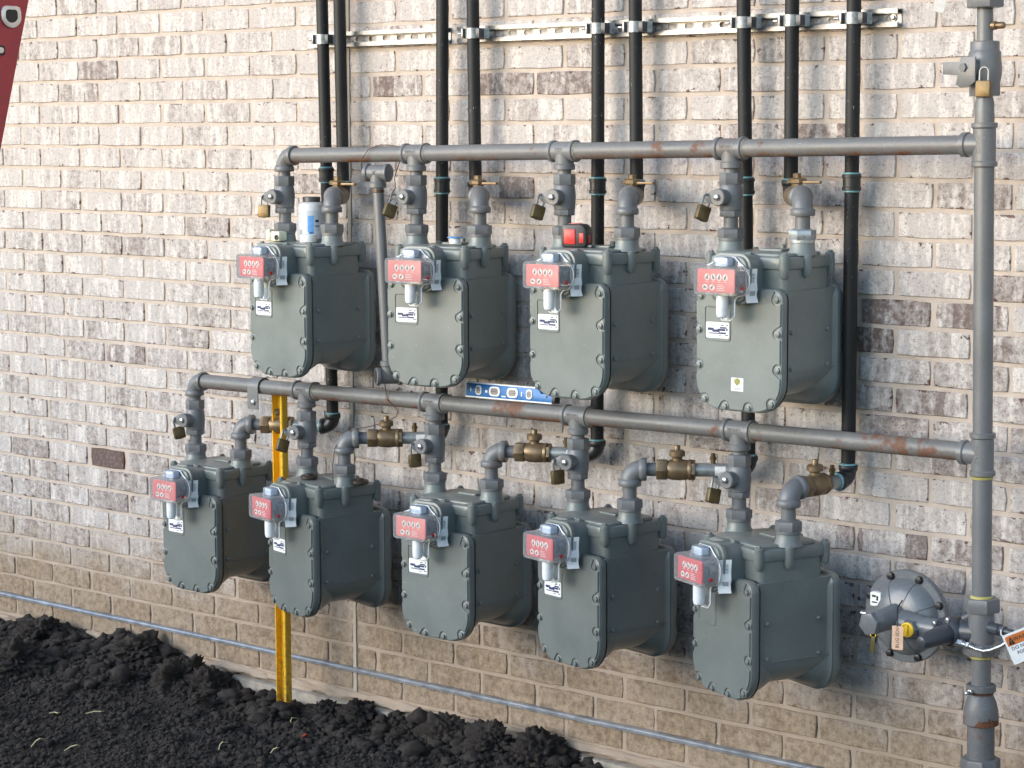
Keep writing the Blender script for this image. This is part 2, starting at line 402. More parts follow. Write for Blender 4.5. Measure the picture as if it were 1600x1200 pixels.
# ------------------------------------------------------------------ ground: dug black soil, one sheet
def spaced(a, b, step, far):
    core = list(np.arange(a, b+1e-6, step)); lo, hi = [], []
    d, x = step, a
    while x > -far: d *= 1.28; x -= d; lo.append(x)
    d, x = step, b
    while x < far: d *= 1.28; x += d; hi.append(x)
    return np.array(lo[::-1]+core+hi)
def prof(x):   # how high the backfill lies against the wall
    return float(np.interp(x, [-8, -3.6, -3.47, -3.1, -2.8, -2.55, -2.35, -2.1, -1.9, -1.6, -1.42, -1.2, -.96, -.8, -.6, 0, 2, 6],
                           [-1.86, -1.86, -1.85, -1.835, -1.815, -1.83, -1.885, -1.905, -1.90, -1.87, -1.86, -1.865, -1.862, -1.90, -1.96, -2.0, -2.0, -1.98]))
def soil_h(x, y):
    t = min(1, max(0, -y/.45)); base = prof(x)*(1-t) + (-1.885)*t
    if x > -.9: base -= .05*min(1, (x+.9)/.5)*t
    v = Vector((x, y, 0))
    n1 = noise.noise(v*4.3); n2 = noise.noise(v*13+Vector((5, 0, 0))); n3 = noise.noise(v*31); n4 = noise.noise(v*70)
    near = 1 if y > -.55 else max(.35, 1-(-.55-y)*1.4)
    h = base + near*(.020*n1 + .020*max(-.6, n2) + .011*abs(n3) + .006*n4)
    h += .030*math.exp(-((x+1.91)**2+(y+.19)**2)/.008)
    d = -y
    if d > 6.0:      # unseen soil bank, added to keep low sun off the lower wall
        k = min(1, (d-6.0)/3.0); k2 = 1 if d < 14 else max(0, 1-(d-14)/8)
        h += SHADE_BANK*(k*k*(3-2*k))*k2*(1+.12*noise.noise(v*.35))
    return h
SHADE_BANK = 1.5
xs = spaced(-3.9, .2, .0095, 300); ys = np.concatenate([-spaced(0, 1.25, .0095, 300)[::-1]])
ys = ys[ys <= .02]
vs_ = []; 
for yy in ys:
    for xx in xs: vs_.append((xx, yy, soil_h(xx, yy)))
nx = len(xs); fs_ = [(j*nx+i, j*nx+i+1, (j+1)*nx+i+1, (j+1)*nx+i) for j in range(len(ys)-1) for i in range(nx-1)]
me = bpy.data.meshes.new('ground'); me.from_pydata(vs_, [], fs_); me.materials.append(M['soil']); me.shade_smooth()
ground = link('ground', me); ground['kind'] = 'structure'

# ------------------------------------------------------------------ the brick wall
wall = thing('brick_wall', 'long lime-washed brick wall of a new building behind the gas meters', 'wall', (0, 0, -2.0))
def wpart(mb, name, mat, **k):
    o = mb.build(name, mat, None, **k); o.parent = wall; o.matrix_parent_inverse = Matrix.Translation((0, 0, 2.0)); return o
XC, ZT, ZB = -1.78, 8.0, -2.05
b = MB(); b.box(((-9+6)/2, .0530, (ZT+ZB)/2), (15, .10, ZT-ZB)); wpart(b, 'mortar', M['mortar'], flat=True)
BL, CH, OFF = .19886, .0677, -3.17678
brown = [(-1.6, -.11, .75), (-1.0, -.1, .55), (-1.13, -.1, .6), (-2.78, -.91, .7), (.15, -.37, .55), (.05, -.63, .75), (-.06, -.72, .95), (.11, -.85, .5),
         (.17, -.64, .7), (.31, -.71, .6), (.27, -.57, .55), (-1.2, -.35, .5), (-.21, -.24, .6), (-1.67, -.39, .5), (-.87, -1.02, .6), (.08, -1.19, .5), (.16, -1.21, .45)]
fine_meter_boxes = []
def pix(p):
    q = Vector(p)-CAM; d = q.dot(_f); return (800+FPX*q.dot(RT)/d, 600-FPX*q.dot(UP)/d, d)
def brick_geo(x0, x1, z0, z1, pr, rg):
    """bevelled, uneven face: 10 points round, 48 triangles"""
    j = lambda s: rg.uniform(-s, s)
    h, c = z1-z0, .0045
    xm1, xm2 = x0+(x1-x0)*rg.uniform(.28, .4), x0+(x1-x0)*rg.uniform(.6, .72)
    o = [(x0+j(.0012), z0+h*.5), (x0+j(.001)+c*.6, z0+j(.0008)+c*.3), (xm1, z0+j(.0014)), (xm2, z0+j(.0014)), (x1-c*.6+j(.001), z0+c*.3+j(.0008)),
         (x1+j(.0012), z0+h*.5), (x1-c*.6+j(.001), z1-c*.3+j(.0008)), (xm2, z1+j(.0014)), (xm1, z1+j(.0014)), (x0+c*.6+j(.001), z1-c*.3+j(.0008))]
    cx, cz = (x0+x1)/2, (z0+z1)/2; n = 10
    v = [(x, .02, z) for x, z in o] + [(x, -pr+.0018, z) for x, z in o]
    e = .0016
    v += [(x+(e if x < cx-.02 else -e if x > cx+.02 else 0)*1.0, -pr+j(.0006), z+(e if z < cz-.005 else -e if z > cz+.005 else 0)) for x, z in o]
    f = [(k*n+i, k*n+(i+1) % n, (k+1)*n+(i+1) % n, (k+1)*n+i) for k in (0, 1) for i in range(n)] + [tuple(2*n+i for i in range(n))]
    return v, f, [(p[0]-cx, p[2]-cz, (x1-x0)/2) for p in v]
def put_attr(me, name, typ, data):
    at = me.attributes.new(name, typ, 'POINT'); at.data.foreach_set('vector', np.array(data, dtype=np.float32).ravel())
rg = random.Random(3); bricks = []
for r in range(-118, 30):
    zt = -r*CH - .005; zb = zt - (CH-.0098)
    half = (r % 2)*.5
    for side in (0, 1):
        o0 = 0 if side else OFF
        lo, hi = ((XC+.0065, 5.9) if side else (-8.9, XC-.0065))
        u = math.floor((lo-o0)/BL)-1
        while o0+(u+half)*BL < hi:
            xa = o0+(u+half)*BL+.005+rg.uniform(-.0022, .0022); xb = o0+(u+half+1)*BL-.005+rg.uniform(-.0022, .0022); u += 1
            xa, xb = max(xa, lo), min(xb, hi)
            if xb-xa < .025: continue
            wash = min(1, max(0, rg.gauss(.70, .105))); br = 0.0
            mid = ((xa+xb)/2, (zt+zb)/2)
            # lime wash thins lower down, and the wall's light gradient is painted in
            wash += float(np.interp(mid[1], [-1.5, -1.0, -.5, .1], [-.17, -.09, .0, .08]))
            q = rg.random()
            if q < .06: wash -= .20; br = rg.uniform(.05, .4)
            elif q < .20: wash -= .12
            for bx, bz, a in brown:
                if xa <= bx <= xb and zb <= bz <= zt: br = a; wash = .52 - .28*a
            if xa <= -2.89 <= xb and zb <= -1.247 <= zt: br = 1.3; wash = -.2; xa += .012; xb -= .012
            bricks.append((xa, xb, zb, zt, rg.uniform(-.0005, .0025), wash, br, rg.random()))
def score(bk):
    px, py, d = pix(((bk[0]+bk[1])/2, 0, (bk[2]+bk[3])/2))
    if not (-20 < px < 1620 and -10 < py < 1210): return 9e9
    for (a, b_, c_, d_) in [(390, 400, 570, 590), (605, 400, 800, 600), (830, 400, 1040, 620), (1092, 400, 1318, 640), (262, 715, 420, 905), (422, 750, 600, 945), (622, 790, 820, 985), (838, 810, 1048, 1035), (1086, 840, 1305, 1085)]:
        if a+18 < px < b_ + 0 and c_ < 9e9 and a+18 < px < c_-30 and b_+25 < py < d_-15: return 9e8
    for gx in [(xp) for xp in ()]: pass
    if soil_h((bk[0]+bk[1])/2, 0) > bk[3]: return 9e8
    return d/max(.03, min(bk[1], 9)-bk[0])*.19
sc_ = sorted(range(len(bricks)), key=lambda i: score(bricks[i])); single = set(sc_[:300])
mass = MB(); tones = []; places = []
for i, (xa, xb, zb, zt, pr, wash, br, sd) in enumerate(bricks):
    v, f, pl = brick_geo(xa, xb, zb, zt, pr, rg)
    if i in single:
        me = bpy.data.meshes.new('brick'); me.from_pydata(v, [], f); me.materials.append(M['brick'])
        put_attr(me, 'place', 'FLOAT_VECTOR', pl)
        o = link('brick', me, wall); o.matrix_parent_inverse = Matrix.Translation((0, 0, 2.0)); o.color = (wash, br, sd, 1)
    else:
        mass.add(v, f); places += pl; tones += [(wash, br, sd, 1)]*len(v)
o = wpart(mass, 'distant_bricks', M['brick_mass'], flat=True); o['kind'] = 'stuff'; put_attr(o.data, 'place', 'FLOAT_VECTOR', places)
at = o.data.color_attributes.new('tone', 'FLOAT_COLOR', 'POINT'); at.data.foreach_set('color', np.array(tones, dtype=np.float32).ravel())
b = MB(); b.box((XC, .0015, 3.0), (.0125, .008, 10)); wpart(b, 'control_joint', M['caulk'], flat=True)
# metal drip edge and the rough mortar toe under it
b = MB()
fl = [(0.004, -1.7500), (-.010, -1.7535), (-.0125, -1.7565), (-.0115, -1.7640), (-.009, -1.7625), (-.0095, -1.7585), (.004, -1.7555)]
segs = np.linspace(-9, 6, 90); rf = random.Random(5)
for k, xx in enumerate(segs):
    dz = rf.uniform(-.0008, .0008)-.002*sin(xx*.9)
    b.v += [(xx, y, z-.006+dz) for y, z in fl]
n = len(fl)
b.f = [(k*n+i, k*n+(i+1) % n, (k+1)*n+(i+1) % n, (k+1)*n+i) for k in range(len(segs)-1) for i in range(n)]
wpart(b, 'drip_edge', M['drip'], ang=20)
b = MB(); X = np.arange(-5.2, 2.2, .02); nn = 9
for xx in X:
    for k in range(nn):
        a = pi*k/(nn-1); rr = .011+.009*noise.noise(Vector((xx*9, k*.6, 2)))+.006*noise.noise(Vector((xx*37, k*1.7, 7)))
        b.v.append((xx, .006-rr*1.5*sin(a), -1.842+rr*1.25*cos(a)+.004*noise.noise(Vector((xx*3, 0, 0)))))
b.f = [(k*nn+i, k*nn+i+1, (k+1)*nn+i+1, (k+1)*nn+i) for k in range(len(X)-1) for i in range(nn-1)]
wpart(b, 'mortar_toe', M['mortar'], ang=80)
b = MB(); b.box((-1.5, -.012, -1.965), (9, .04, .22), .004); wpart(b, 'foundation', M['concrete'])

# ------------------------------------------------------------------ slotted strut channels and pipe clamps
def strut(x0, x1, label):
    root = thing('strut_channel', label, 'metal channel', ((x0+x1)/2, 0, .030), 0, 'strut channels bolted across the wall')
    L = x1-x0; hx = L/2; b = MB(); H, D, t = .0205, .021, .0025
    # two flanges with returned lips (the open side faces out), web against the wall
    for s in (1, -1):
        b.box((0, -.003-D/2, s*(H-t/2)), (L, D, t)); b.box((0, -.003-D+t/2, s*(H-t-.0035)), (L, t, .007)); b.box((0, -.003-D+t+.002, s*(H-t-.0075)), (L, .004, .002))
    b.build('flange', M['galv'], root, flat=True)
    w_ = MB(); pitch = .0508; n = max(1, int(L/pitch)); pt = L/n; hh = H-t-.0002
    for k in range(n):
        cx = -hx+pt*(k+.5); m = 16; ov, re = [], []
        for i in range(m):
            a = 2*pi*i/m+pi/m; ca, sa = cos(a), sin(a)
            ov.append((cx+(.008 if ca > 0 else -.008)+.0068*ca, .0068*sa))
            q = 1/max(abs(ca)/(pt/2), abs(sa)/hh); re.append((cx+ca*q, sa*q))
        # square the outer ring's corners
        for sx in (1, -1):
            for sz in (1, -1):
                j = min(range(m), key=lambda i: (re[i][0]-(cx+sx*pt/2))**2+(re[i][1]-sz*hh)**2); re[j] = (cx+sx*pt/2, sz*hh)
        base = len(w_.v)
        for y in (-.003-t, -.0035): w_.v += [(p[0], y, p[1]) for p in ov]+[(p[0], y, p[1]) for p in re]
        for i in range(m):
            j = (i+1) % m
            w_.f += [(base+m+i, base+m+j, base+j, base+i), (base+i, base+j, base+2*m+j, base+2*m+i), (base+2*m+i, base+2*m+j, base+3*m+j, base+3*m+i)]
    w_.build('slotted_web', M['galv'], root, flat=True)
    for s in (-1, 1):
        q = MB(); q.lathe([(.0085, 0), (.0085, .003)], frame((s*(hx-.02), -.006, 0), (0, -1, 0)), 16); q.hexa((s*(hx-.02), -.009, 0), (s*(hx-.02), -.015, 0), .0065)
        q.build('anchor_bolt', M['zinc'], root)
strut(-1.915, -1.385, 'short galvanised slotted strut channel at upper left, holding one clamped black pipe')
strut(-1.345, .008, 'long galvanised slotted strut channel at upper right, holding six clamped black pipes')

BP = {  # black pipes: x at z=.1, x at z=-1, lower end z
 1: (-1.8165, -1.797, -1.045), 2: (-1.748, -1.735, -.402), 3: (-1.362, -1.376, -1.047), 4: (-1.2535, -1.24, -.395), 5: (-.8325, -.836, -1.046),
 6: (-.7155, -.702, -.389), 7: (-.391, -.366, -1.045), 8: (-.2525, -.249, -.384), 9: (-.0835, -.0835, -1.042)}
YB = -.062
def bx(i, z): a, c, _ = BP[i]; return a+(c-a)*(.1-z)/1.1
names = {1: 'leftmost black gas pipe, long, clamped to the end of the short strut', 2: 'black gas pipe close right of the leftmost pipe, ending above first upper meter',
 3: 'long black gas pipe crossing between the two struts, behind an upper meter', 4: 'black gas pipe clamped at the left of the long strut, ending above second upper meter',
 5: 'long black gas pipe passing behind the upper meter that carries the tape measure', 6: 'black gas pipe ending in an elbow above the tape measure meter',
 7: 'long black gas pipe passing behind the upper meter with the shield sticker', 8: 'black gas pipe ending in an elbow above the shield sticker meter', 9: 'rightmost long black gas pipe, fully visible right of the upper meters'}
DIRS = {}
R1 = .0167
def black_pipe(i, d):
    zl = BP[i][2]; P = Vector((bx(i, zl), YB, zl)); top = Vector((bx(i, 4.0), YB, 4.0))
    root = thing('black_pipe', names[i], 'pipe', P, 0, 'black gas pipes rising up the wall')
    W = Matrix.Translation(-P)
    def put(mb, n, m, **k):
        mb.v = [tuple(W @ Vector(v)) for v in mb.v]; return mb.build(n, m, root, **k)
    up = (top-P).normalized()
    put(MB().cyl(P+up*.02, top, R1, 24), 'pipe', M['black'])
    put(MB().elbow(P, up, d, .0195, .036, .026, .0225, .013), 'elbow', M['blackfit'])
    put(MB().lathe([(.0172, 0), (.0205, .0006), (.0205, .003), (.0172, .005)], frame(P+up*.035, up), 20), 'sealant_ring', M['teal'])
    put(MB().lathe([(.0172, 0), (.0208, .0006), (.0205, .002), (.0172, .004)], frame(P+Vector(d)*.0355, d), 20), 'sealant_ring', M['teal'])
    if i in (1, 3, 5, 7, 9):
        z = {1: -.345, 3: -.368, 5: -.362, 7: -.356, 9: -.343}[i]; Q = Vector((bx(i, z), YB, z))
        put(MB().lathe([(.0205, -.019), (.0225, -.018), (.0225, -.011), (.0205, -.010), (.0205, .010), (.0225, .011), (.0225, .018), (.0205, .019)], frame(Q, up), 24), 'coupling', M['blackfit'])
        for s in (-1, 1): put(MB().lathe([(.0174, -.0025), (.0200, -.0015), (.0200, .0015), (.0174, .0025)], frame(Q+up*s*.0205, up), 20), 'sealant_ring', M['teal'])
def clamp(i):
    x = bx(i, .03); root = thing('pipe_clamp', {1: 'galvanised clamp on the leftmost black pipe', 4: 'galvanised clamp on the first pipe of the long strut, beside its open left end',
        5: 'galvanised clamp on the pipe passing behind the tape measure meter', 6: 'galvanised clamp just right of another, above the tape measure meter', 7: 'galvanised clamp on the left one of the three right-hand pipes',
        8: 'galvanised clamp on the middle one of the three right-hand pipes', 9: 'galvanised clamp on the rightmost black pipe'}[i], 'pipe clamp', (x, YB, .030), 0, 'clamps holding black pipes to the strut')
    b = MB(); w2 = .0135; pts = []
    r = R1+.0015
    arc = [(r*cos(a), r*sin(a)) for a in np.linspace(radians(35), radians(-215), 22)]
    path = [(.030, .026), (.024, .018)]+arc+[(-.024, .018), (-.030, .026)]
    for th in (0, .0022):
        for px_, py_ in path:
            l = sqrt(px_*px_+py_*py_); k = 1+th/l; pts.append((px_*k, py_*k))
    m = len(path)
    for z in (-w2, w2): b.v += [(p[0], p[1], z) for p in pts]
    for k in range(m-1):
        b.f += [(k, k+1, 2*m+k+1, 2*m+k), (m+k+1, m+k, 3*m+k, 3*m+k+1), (k+1, k, m+k, m+k+1), (2*m+k, 2*m+k+1, 3*m+k+1, 3*m+k)]
    b.build('strap', M['galv'], root)
    b = MB(); b.box((-.026, -.004, 0), (.004, .024, .026), .001); b.build('ear', M['galv'], root)
    b = MB(); b.hexa((-.028, -.006, 0), (-.035, -.006, 0), .0065); b.lathe([(.0035, 0), (.0035, .012)], frame((-.035, -.006, 0), (-1, 0, 0)), 10); b.build('bolt', M['zinc'], root)
    b = MB(); b.box((.024, -.001, 0), (.012, .020, .026), .0015); b.build('clip', M['dark'], root)
for i in (1, 4, 5, 6, 7, 8, 9): clamp(i)

# ------------------------------------------------------------------ headers (horizontal manifold pipes) and the standpipe
YM = -.19
UX = [-1.843, -1.341, -.836, -.331]; LX = [-2.236, -1.769, -1.283, -.794, -.302]
def zu(x): return -.290+(x+1.843)*(.035/2.14)
def zl_(x): return -.942+(x+2.236)*(.023/2.54)
def spx(z): return .3265+(-.017-z)*(.0215/1.455)
def lettering(s, P, parent, base, size=.0125, rotz=False):
    T = Matrix.Translation(Vector(P)-Vector(base)) @ Matrix.Rotation(pi/2, 4, 'X')
    if rotz: T = T @ Matrix.Rotation(-pi/2, 4, 'Z')
    text(s, size, M['fit'], T, parent, ext=.0010)
def header(xsl, zf, label, words):
    base = Vector((xsl[0], YM, zf(xsl[0]))); root = thing('header_pipe', label, 'pipe', base, 0, 'grey header pipes feeding the meter rows')
    W = Matrix.Translation(-base)
    def put(mb, n, m, par=root): mb.v = [tuple(W @ Vector(v)) for v in mb.v]; return mb.build(n, m, par)
    P = lambda x: Vector((x, YM, zf(x))); run = (P(1)-P(0)).normalized()
    put(MB().elbow(P(xsl[0]), run, (0, 0, -1), .0232, .044, .034, .0275), 'elbow', M['fit'])
    ends = [xsl[0]+.035]
    for x, wd in zip(xsl[1:], words):
        t = put(MB().tee(P(x), run, (0, 0, -1)), 'tee', M['fit']); lettering(wd, P(x)+Vector((0, -.0234, .003)), t, base)
        ends += [x-.035, x+.035]
        put(MB().lathe([(.0215, 0), (.0235, .0006), (.0225, .0022), (.0212, .0035)], frame(P(x+.0395), run), 20), 'thread_ring', M['dope'])
    ends.append(spx(zf(.33))-.036)
    for a, c in zip(ends[::2], ends[1::2]): put(MB().cyl(P(a), P(c), .0207, 28), 'pipe', M['pipe'] if xsl is UX else M['pipe_low'])
header(UX, zu, 'upper horizontal grey header pipe above the top row of meters', ['WARD', 'USA', 'WARD'])
header(LX, zl_, 'lower horizontal grey header pipe, rust stained, above the bottom row of meters', ['WARD', 'WARD', 'WARD', 'WARD'])

spb = Vector((spx(-2.0), YM, -2.0)); stand = thing('standpipe', 'tall vertical grey gas standpipe at the right with valve, tees and reducer', 'pipe', spb)
def sput(mb, n, m, par=stand): mb.v = [tuple(Vector(v)-spb) for v in mb.v]; return mb.build(n, m, par)
S = lambda z: Vector((spx(z), YM, z))
def slathe(prof, n=28): # prof: (r, z)
    return MB().lathe([(r, S(0).z-z if False else -z) for r, z in prof], frame(S(0)+Vector((0, 0, 0)), (S(-1)-S(0))), n)
for za, zb_, r in ((4.0, .03, .0170), (.032, -.05, .0170), (-.30, -.876, .0215), (-.966, -1.245, .0215), (-1.355, -1.43, .0215)): sput(MB().cyl(S(za), S(zb_), r, 28), 'pipe', M['standpipe'])
sput(MB().hexa(S(.075), S(.034), .040, .002, .3), 'union', M['standpipe'])
sput(slathe([(.028, -.036), (.031, -.038), (.031, -.055), (.033, -.058), (.0345, -.060), (.0345, -.075), (.036, -.085), (.036, -.105), (.034, -.118), (.030, -.135), (.027, -.150)][:11]), 'valve_body', M['standpipe'])
v = S(-.092); b = MB(); b.lathe([(.021, 0), (.021, .045), (.018, .048)], frame(v+Vector((-.006, 0, 0)), (-.25, -1, 0)), 24); b.lathe([(.010, 0), (.010, .012)], frame(v+Vector((-.018, -.047, 0)), (-.25, -1, 0)), 6)
sput(b, 'valve_stem', M['standpipe'])
b = MB(); T = Matrix.Translation(v+Vector((-.012, -.050, 0))) @ TF
b.prism([(.02, .022), (-.014, .022), (-.018, .012), (-.058, .012), (-.058, -.014), (-.022, -.016), (-.026, -.036), (-.014, -.042), (.006, -.040), (.02, -.03)], 0, .005, .0008, T); sput(b, 'lock_wing', M['fit'])
sput(MB().hexa(S(-.118), S(-.152), .033, .002, .2), 'lower_hex', M['standpipe'])
sput(slathe([(.0165, -.150), (.0205, -.165), (.0212, -.195), (.0212, -.22)]), 'reducer', M['standpipe'])
for zc, w_ in ((-.255, 'WARD'), (-.921, 'WARD')):
    t = sput(MB().tee(S(zc), (S(1)-S(0)), (-1, 0, 0), .0245, .047, .052, .0282), 'tee', M['standpipe'])
    lettering(w_, S(zc)+Vector((-.002, -.0242, 0)), t, spb, .013, True)
sput(slathe([(.0222, -.969), (.024, -.970), (.0235, -.973), (.0220, -.975)]), 'thread_ring', M['tape'])
# drawn-in test plug high on the right
b = MB(); q = S(-.004); b.cyl(q, q+Vector((.032, 0, 0)), .0075, 14); b.lathe([(.0095, .018), (.0095, .026), (.0075, .027), (.0075, .044), (.006, .046)], frame(q, (1, 0, 0)), 14); sput(b, 'test_plug', M['bronze'])
# lower insulating fitting, where the regulator is screwed in
sput(MB().hexa(S(-1.236), S(-1.267), .040, .002, .25), 'upper_hex', M['standpipe'])
sput(slathe([(.027, -1.265), (.0285, -1.275), (.0285, -1.33), (.027, -1.338)]), 'fitting_body', M['standpipe'])
sput(MB().hexa(S(-1.336), S(-1.361), .040, .002, .25, 8), 'lower_hex', M['standpipe'])
for z in (-1.236, -1.366): sput(slathe([(.0218, z+.005), (.0245, z+.003), (.0245, z-.003), (.0218, z-.005)]), 'thread_ring', M['tape'])
sput(slathe([(.030, -1.428), (.0325, -1.43), (.0325, -1.442), (.030, -1.444), (.026, -1.45), (.034, -1.468), (.0375, -1.485), (.0385, -1.50), (.0385, -1.515), (.036, -1.517), (.031, -1.519)]), 'reducing_coupling', M['rustfit'])
b = MB(); na = 26
for k in range(na+1):
    a = radians(-82+104*k/na); e_ = sqrt(max(0.0, sin(pi*k/na))); hi = .020*e_*(.55+.9*abs(noise.noise(Vector((k*.37, 2.2, 0)))))
    for z in (-1.5158, -1.5152+hi*.55, -1.5146+hi): b.v.append(tuple(S(z)+Vector((.03885*cos(a), .03885*sin(a), 0))))
b.f = [(3*k+j, 3*k+3+j, 3*k+4+j, 3*k+1+j) for k in range(na) for j in (0, 1)]; sput(b, 'rust_stain', plain('flaking_rust', (.115, .042, .018), .85, 0, .55, 130, .5))
b = MB(); q = S(-1.436)+Vector((-.006, -.0325, -.004)); b.hexa(q, q+Vector((0, -.008, 0)), .0065); b.lathe([(.004, .0), (.004, .014), (.001, .016)], frame(q+Vector((0, -.008, 0)), (0, -1, 0)), 10); sput(b, 'set_screw', M['zinc'])
sput(MB().cyl(S(-1.517), S(-2.02), .0300, 28), 'pipe', M['rustfit'])
sput(MB().hexa(S(-1.592), S(-1.66), .043, .003, .2, 8), 'bottom_nut', M['rustfit'])
# stub with nut pointing right
b = MB(); q = S(-1.298); b.lathe([(.013, .02), (.013, .055), (.010, .056), (.010, .066)], frame(q, (1, -.25, 0)), 18); b.hexa(q+Vector((.052, -.013, 0)), q+Vector((.068, -.017, 0)), .0115); b.lathe([(.0075, .06), (.0075, .090), (.006, .092)], frame(q, (1, -.25, 0)), 14); sput(b, 'side_stub', M['dark'])

# ------------------------------------------------------------------ gas meter (built once, then copied)
def meter_proto():
    root = thing('gas_meter', 'x', 'gas meter')
    P = M['meter']
    b = MB(); b.prism(rrect(.107, .089, .016), -.10, -.028, 0)
    low = [(-.1135, -.080), (-.1125, -.090), (-.1125, -.262)]+[(-.1125+.090*(1-cos(a)), -.262-.068*sin(a)) for a in np.linspace(.1, pi/2, 8)]
    low = low+[(-x, z) for x, z in reversed(low)]
    b.prism(low, -.108, .098, .004, TF)
    for s in (1, -1): b.box((s*.1128, .004, -.263), (.0045, .198, .0030))
    b.build('body', P, root, ang=22)
    def cover(name, s):
        b = MB(); T = TF if s > 0 else Matrix.Translation((0, .012, 0)) @ Matrix.Rotation(pi, 4, 'Z') @ TF
        out = rrect(.120, .142, [.026, .026, .070, .070], 8, 0, -.216)
        b.prism(out, .094, .1185, .0065, T)
        # bell of the diaphragm pan behind the flange
        n = len(out); rings = [(1.0, .0945), (.965, .0905), (.935, .083), (.905, .070), (.86, .052), (.80, .034)]; base = len(b.v)
        for k, dd in rings: b.v += [tuple(T @ Vector((x*k, -.210+(z+.210)*k, dd))) for x, z in out]
        for q in range(len(rings)-1):
            for i in range(n): b.f.append((base+q*n+(i+1) % n, base+q*n+i, base+(q+1)*n+i, base+(q+1)*n+(i+1) % n))
        # raised panel with a pocket scalloped out round every bolt
        def ray(t):
            d = Vector((cos(t), sin(t))); c = Vector((0, -.216)); best = 1
            for i in range(n):
                p, q = Vector(out[i])-c, Vector(out[(i+1) % n])-c; den = d.x*(q.y-p.y)-d.y*(q.x-p.x)
                if abs(den) < 1e-9: continue
                u = (p.y*d.x-p.x*d.y)/-den; r_ = (p.x*(q.y-p.y)-p.y*(q.x-p.x))/den
                if -1e-6 <= u <= 1+1e-6 and r_ > 0: best = min(best, r_-.0045)
            for x, z in FB:
                o = Vector((x, z))-c; k = o.dot(d); h = o.length_squared-k*k
                if k > 0 and h < .0135**2: best = min(best, k-sqrt(.0135**2-h))
            return c+d*best
        pn = [tuple(ray(2*pi*i/300)) for i in range(300)]
        o = b.build(name, P, root); MB().prism(pn, .1170, .1216, .0011, T).build('cover_panel', P, o, ang=14)
        return o
    cover('front_cover', 1); cover('back_cover', -1)
    b = MB(); b.prism(rrect(.1135, .100, .028, 5, 0, .004), -.032, -.004, .005); b.prism(rrect(.100, .084, .03), -.006, .0035, .004)
    b.prism(rrect(.026, .02, .008, 4, -.045, -.086), -.03, .002, .003)
    for x, y in LB: b.lathe([(.006, -.052), (.0105, -.046), (.0115, -.030), (.0115, -.002), (.0095, .0005)], Matrix.Translation((x, y, 0)), 16)
    b.build('lid', P, root)
    hb = MB().hexa((0, 0, 0), (0, 0, .0055), .0068, .001); hb.lathe([(.0095, -.0008), (.0095, .0010)], I4, 16)
    bolt = hb.build('lid_bolt', P, root); bolt.location = (*LB[0], .0008)
    for x, y in LB[1:]: c = bolt.copy(); COL.objects.link(c); c.location = (x, y, .0008)
    fb = MB().hexa((0, 0, 0), (0, -.0062, 0), .0070, .001); fb.lathe([(.0098, -.001), (.0098, .0008), (.0085, .0014)], frame((0, 0, 0), (0, -1, 0)), 18)
    b0 = fb.build('cover_bolt', P, root)
    for k, (x, z) in enumerate(FB):
        c = b0 if k == 0 else b0.copy()
        if k: COL.objects.link(c)
        c.location = (x, -.1185, z)
    # nuts of the flange bolts, seen on the flanks
    nb = MB().lathe([(.0055, 0), (.0055, .004), (.003, .006)], frame((0, 0, 0), (1, 0, 0)), 10); n0 = nb.build('flange_stud', P, root)
    k = 0
    for sx in (1, -1):
        for y in (-.082, .090):
            for z in (-.174, -.256):
                c = n0 if k == 0 else n0.copy()
                if k: COL.objects.link(c)
                k += 1; c.location = (sx*.1125, -.072 if y < 0 else .072, z); c.rotation_euler = (0, 0, 0 if sx > 0 else pi)
    for nm, x in (('inlet_spud', -.108), ('outlet_spud', .092)):
        MB().lathe([(.034, -.002), (.032, .004), (.029, .010), (.0275, .026)], Matrix.Translation((x, 0, 0)), 24).build(nm, P, root)
    b = MB(); b.prism(rrect(.032, .024, .004, 3, 0, .028), .003, .0085, .0015); b.build('cover_plate', P, root)
    b = MB(); b.lathe([(.007, .002), (.007, .016), (.0055, .0175)], Matrix.Translation((.0, .056, 0)), 14); b.build('stud', P, root)
    # register: housing, works, dial, clear cover
    zc = -.054
    b = MB(); b.prism(rrect(.050, .052, .026, 6, 0, -.052), .083, .160, .004, TF); b.prism(rrect(.056, .058, .03, 6, 0, -.052), .140, .152, .002, TF); b.build('register_housing', P, root)
    b = MB(); b.prism(rrect(.036, .022, .006, 4, 0, zc), .160, .196, .002, TF); b.lathe([(.014, .160), (.014, .180)], Matrix.Translation((.03, 0, zc)) @ TF, 14); b.build('register_works', M['mech'], root)
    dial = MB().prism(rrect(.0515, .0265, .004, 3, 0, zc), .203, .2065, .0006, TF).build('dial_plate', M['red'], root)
    wd, ik = MB(), MB()
    for i in range(4):
        x = -.024+i*.0165; wd.prism([(x+.0068*cos(a), zc+.0085+.0078*sin(a)) for a in np.linspace(0, 2*pi, 16, endpoint=False)], .2066, .2070, 0, TF)
        pass
        a = [.3, -.4, .15, .5][i]; T = Matrix.Translation((x, 0, zc+.008)) @ Matrix.Rotation(a, 4, 'Y') @ TF
        ik.prism([(-.0031, -.0044), (.0031, -.0044), (.0016, .002), (0, .0082), (-.0016, .002)], .2071, .2074, 0, T)
    for i in range(2):
        x = -.030+i*.0195; wd.prism([(x+.0075*cos(a), zc-.0145+.0068*sin(a)) for a in np.linspace(0, 2*pi, 16, endpoint=False)], .2066, .2070, 0, TF)
        T = Matrix.Translation((x, 0, zc-.0145)) @ Matrix.Rotation([1.9, .6][i], 4, 'Y') @ TF
        ik.prism([(-.0030, -.0040), (.0030, -.0040), (.0016, .002), (0, .0064), (-.0016, .002)], .2071, .2074, 0, T)
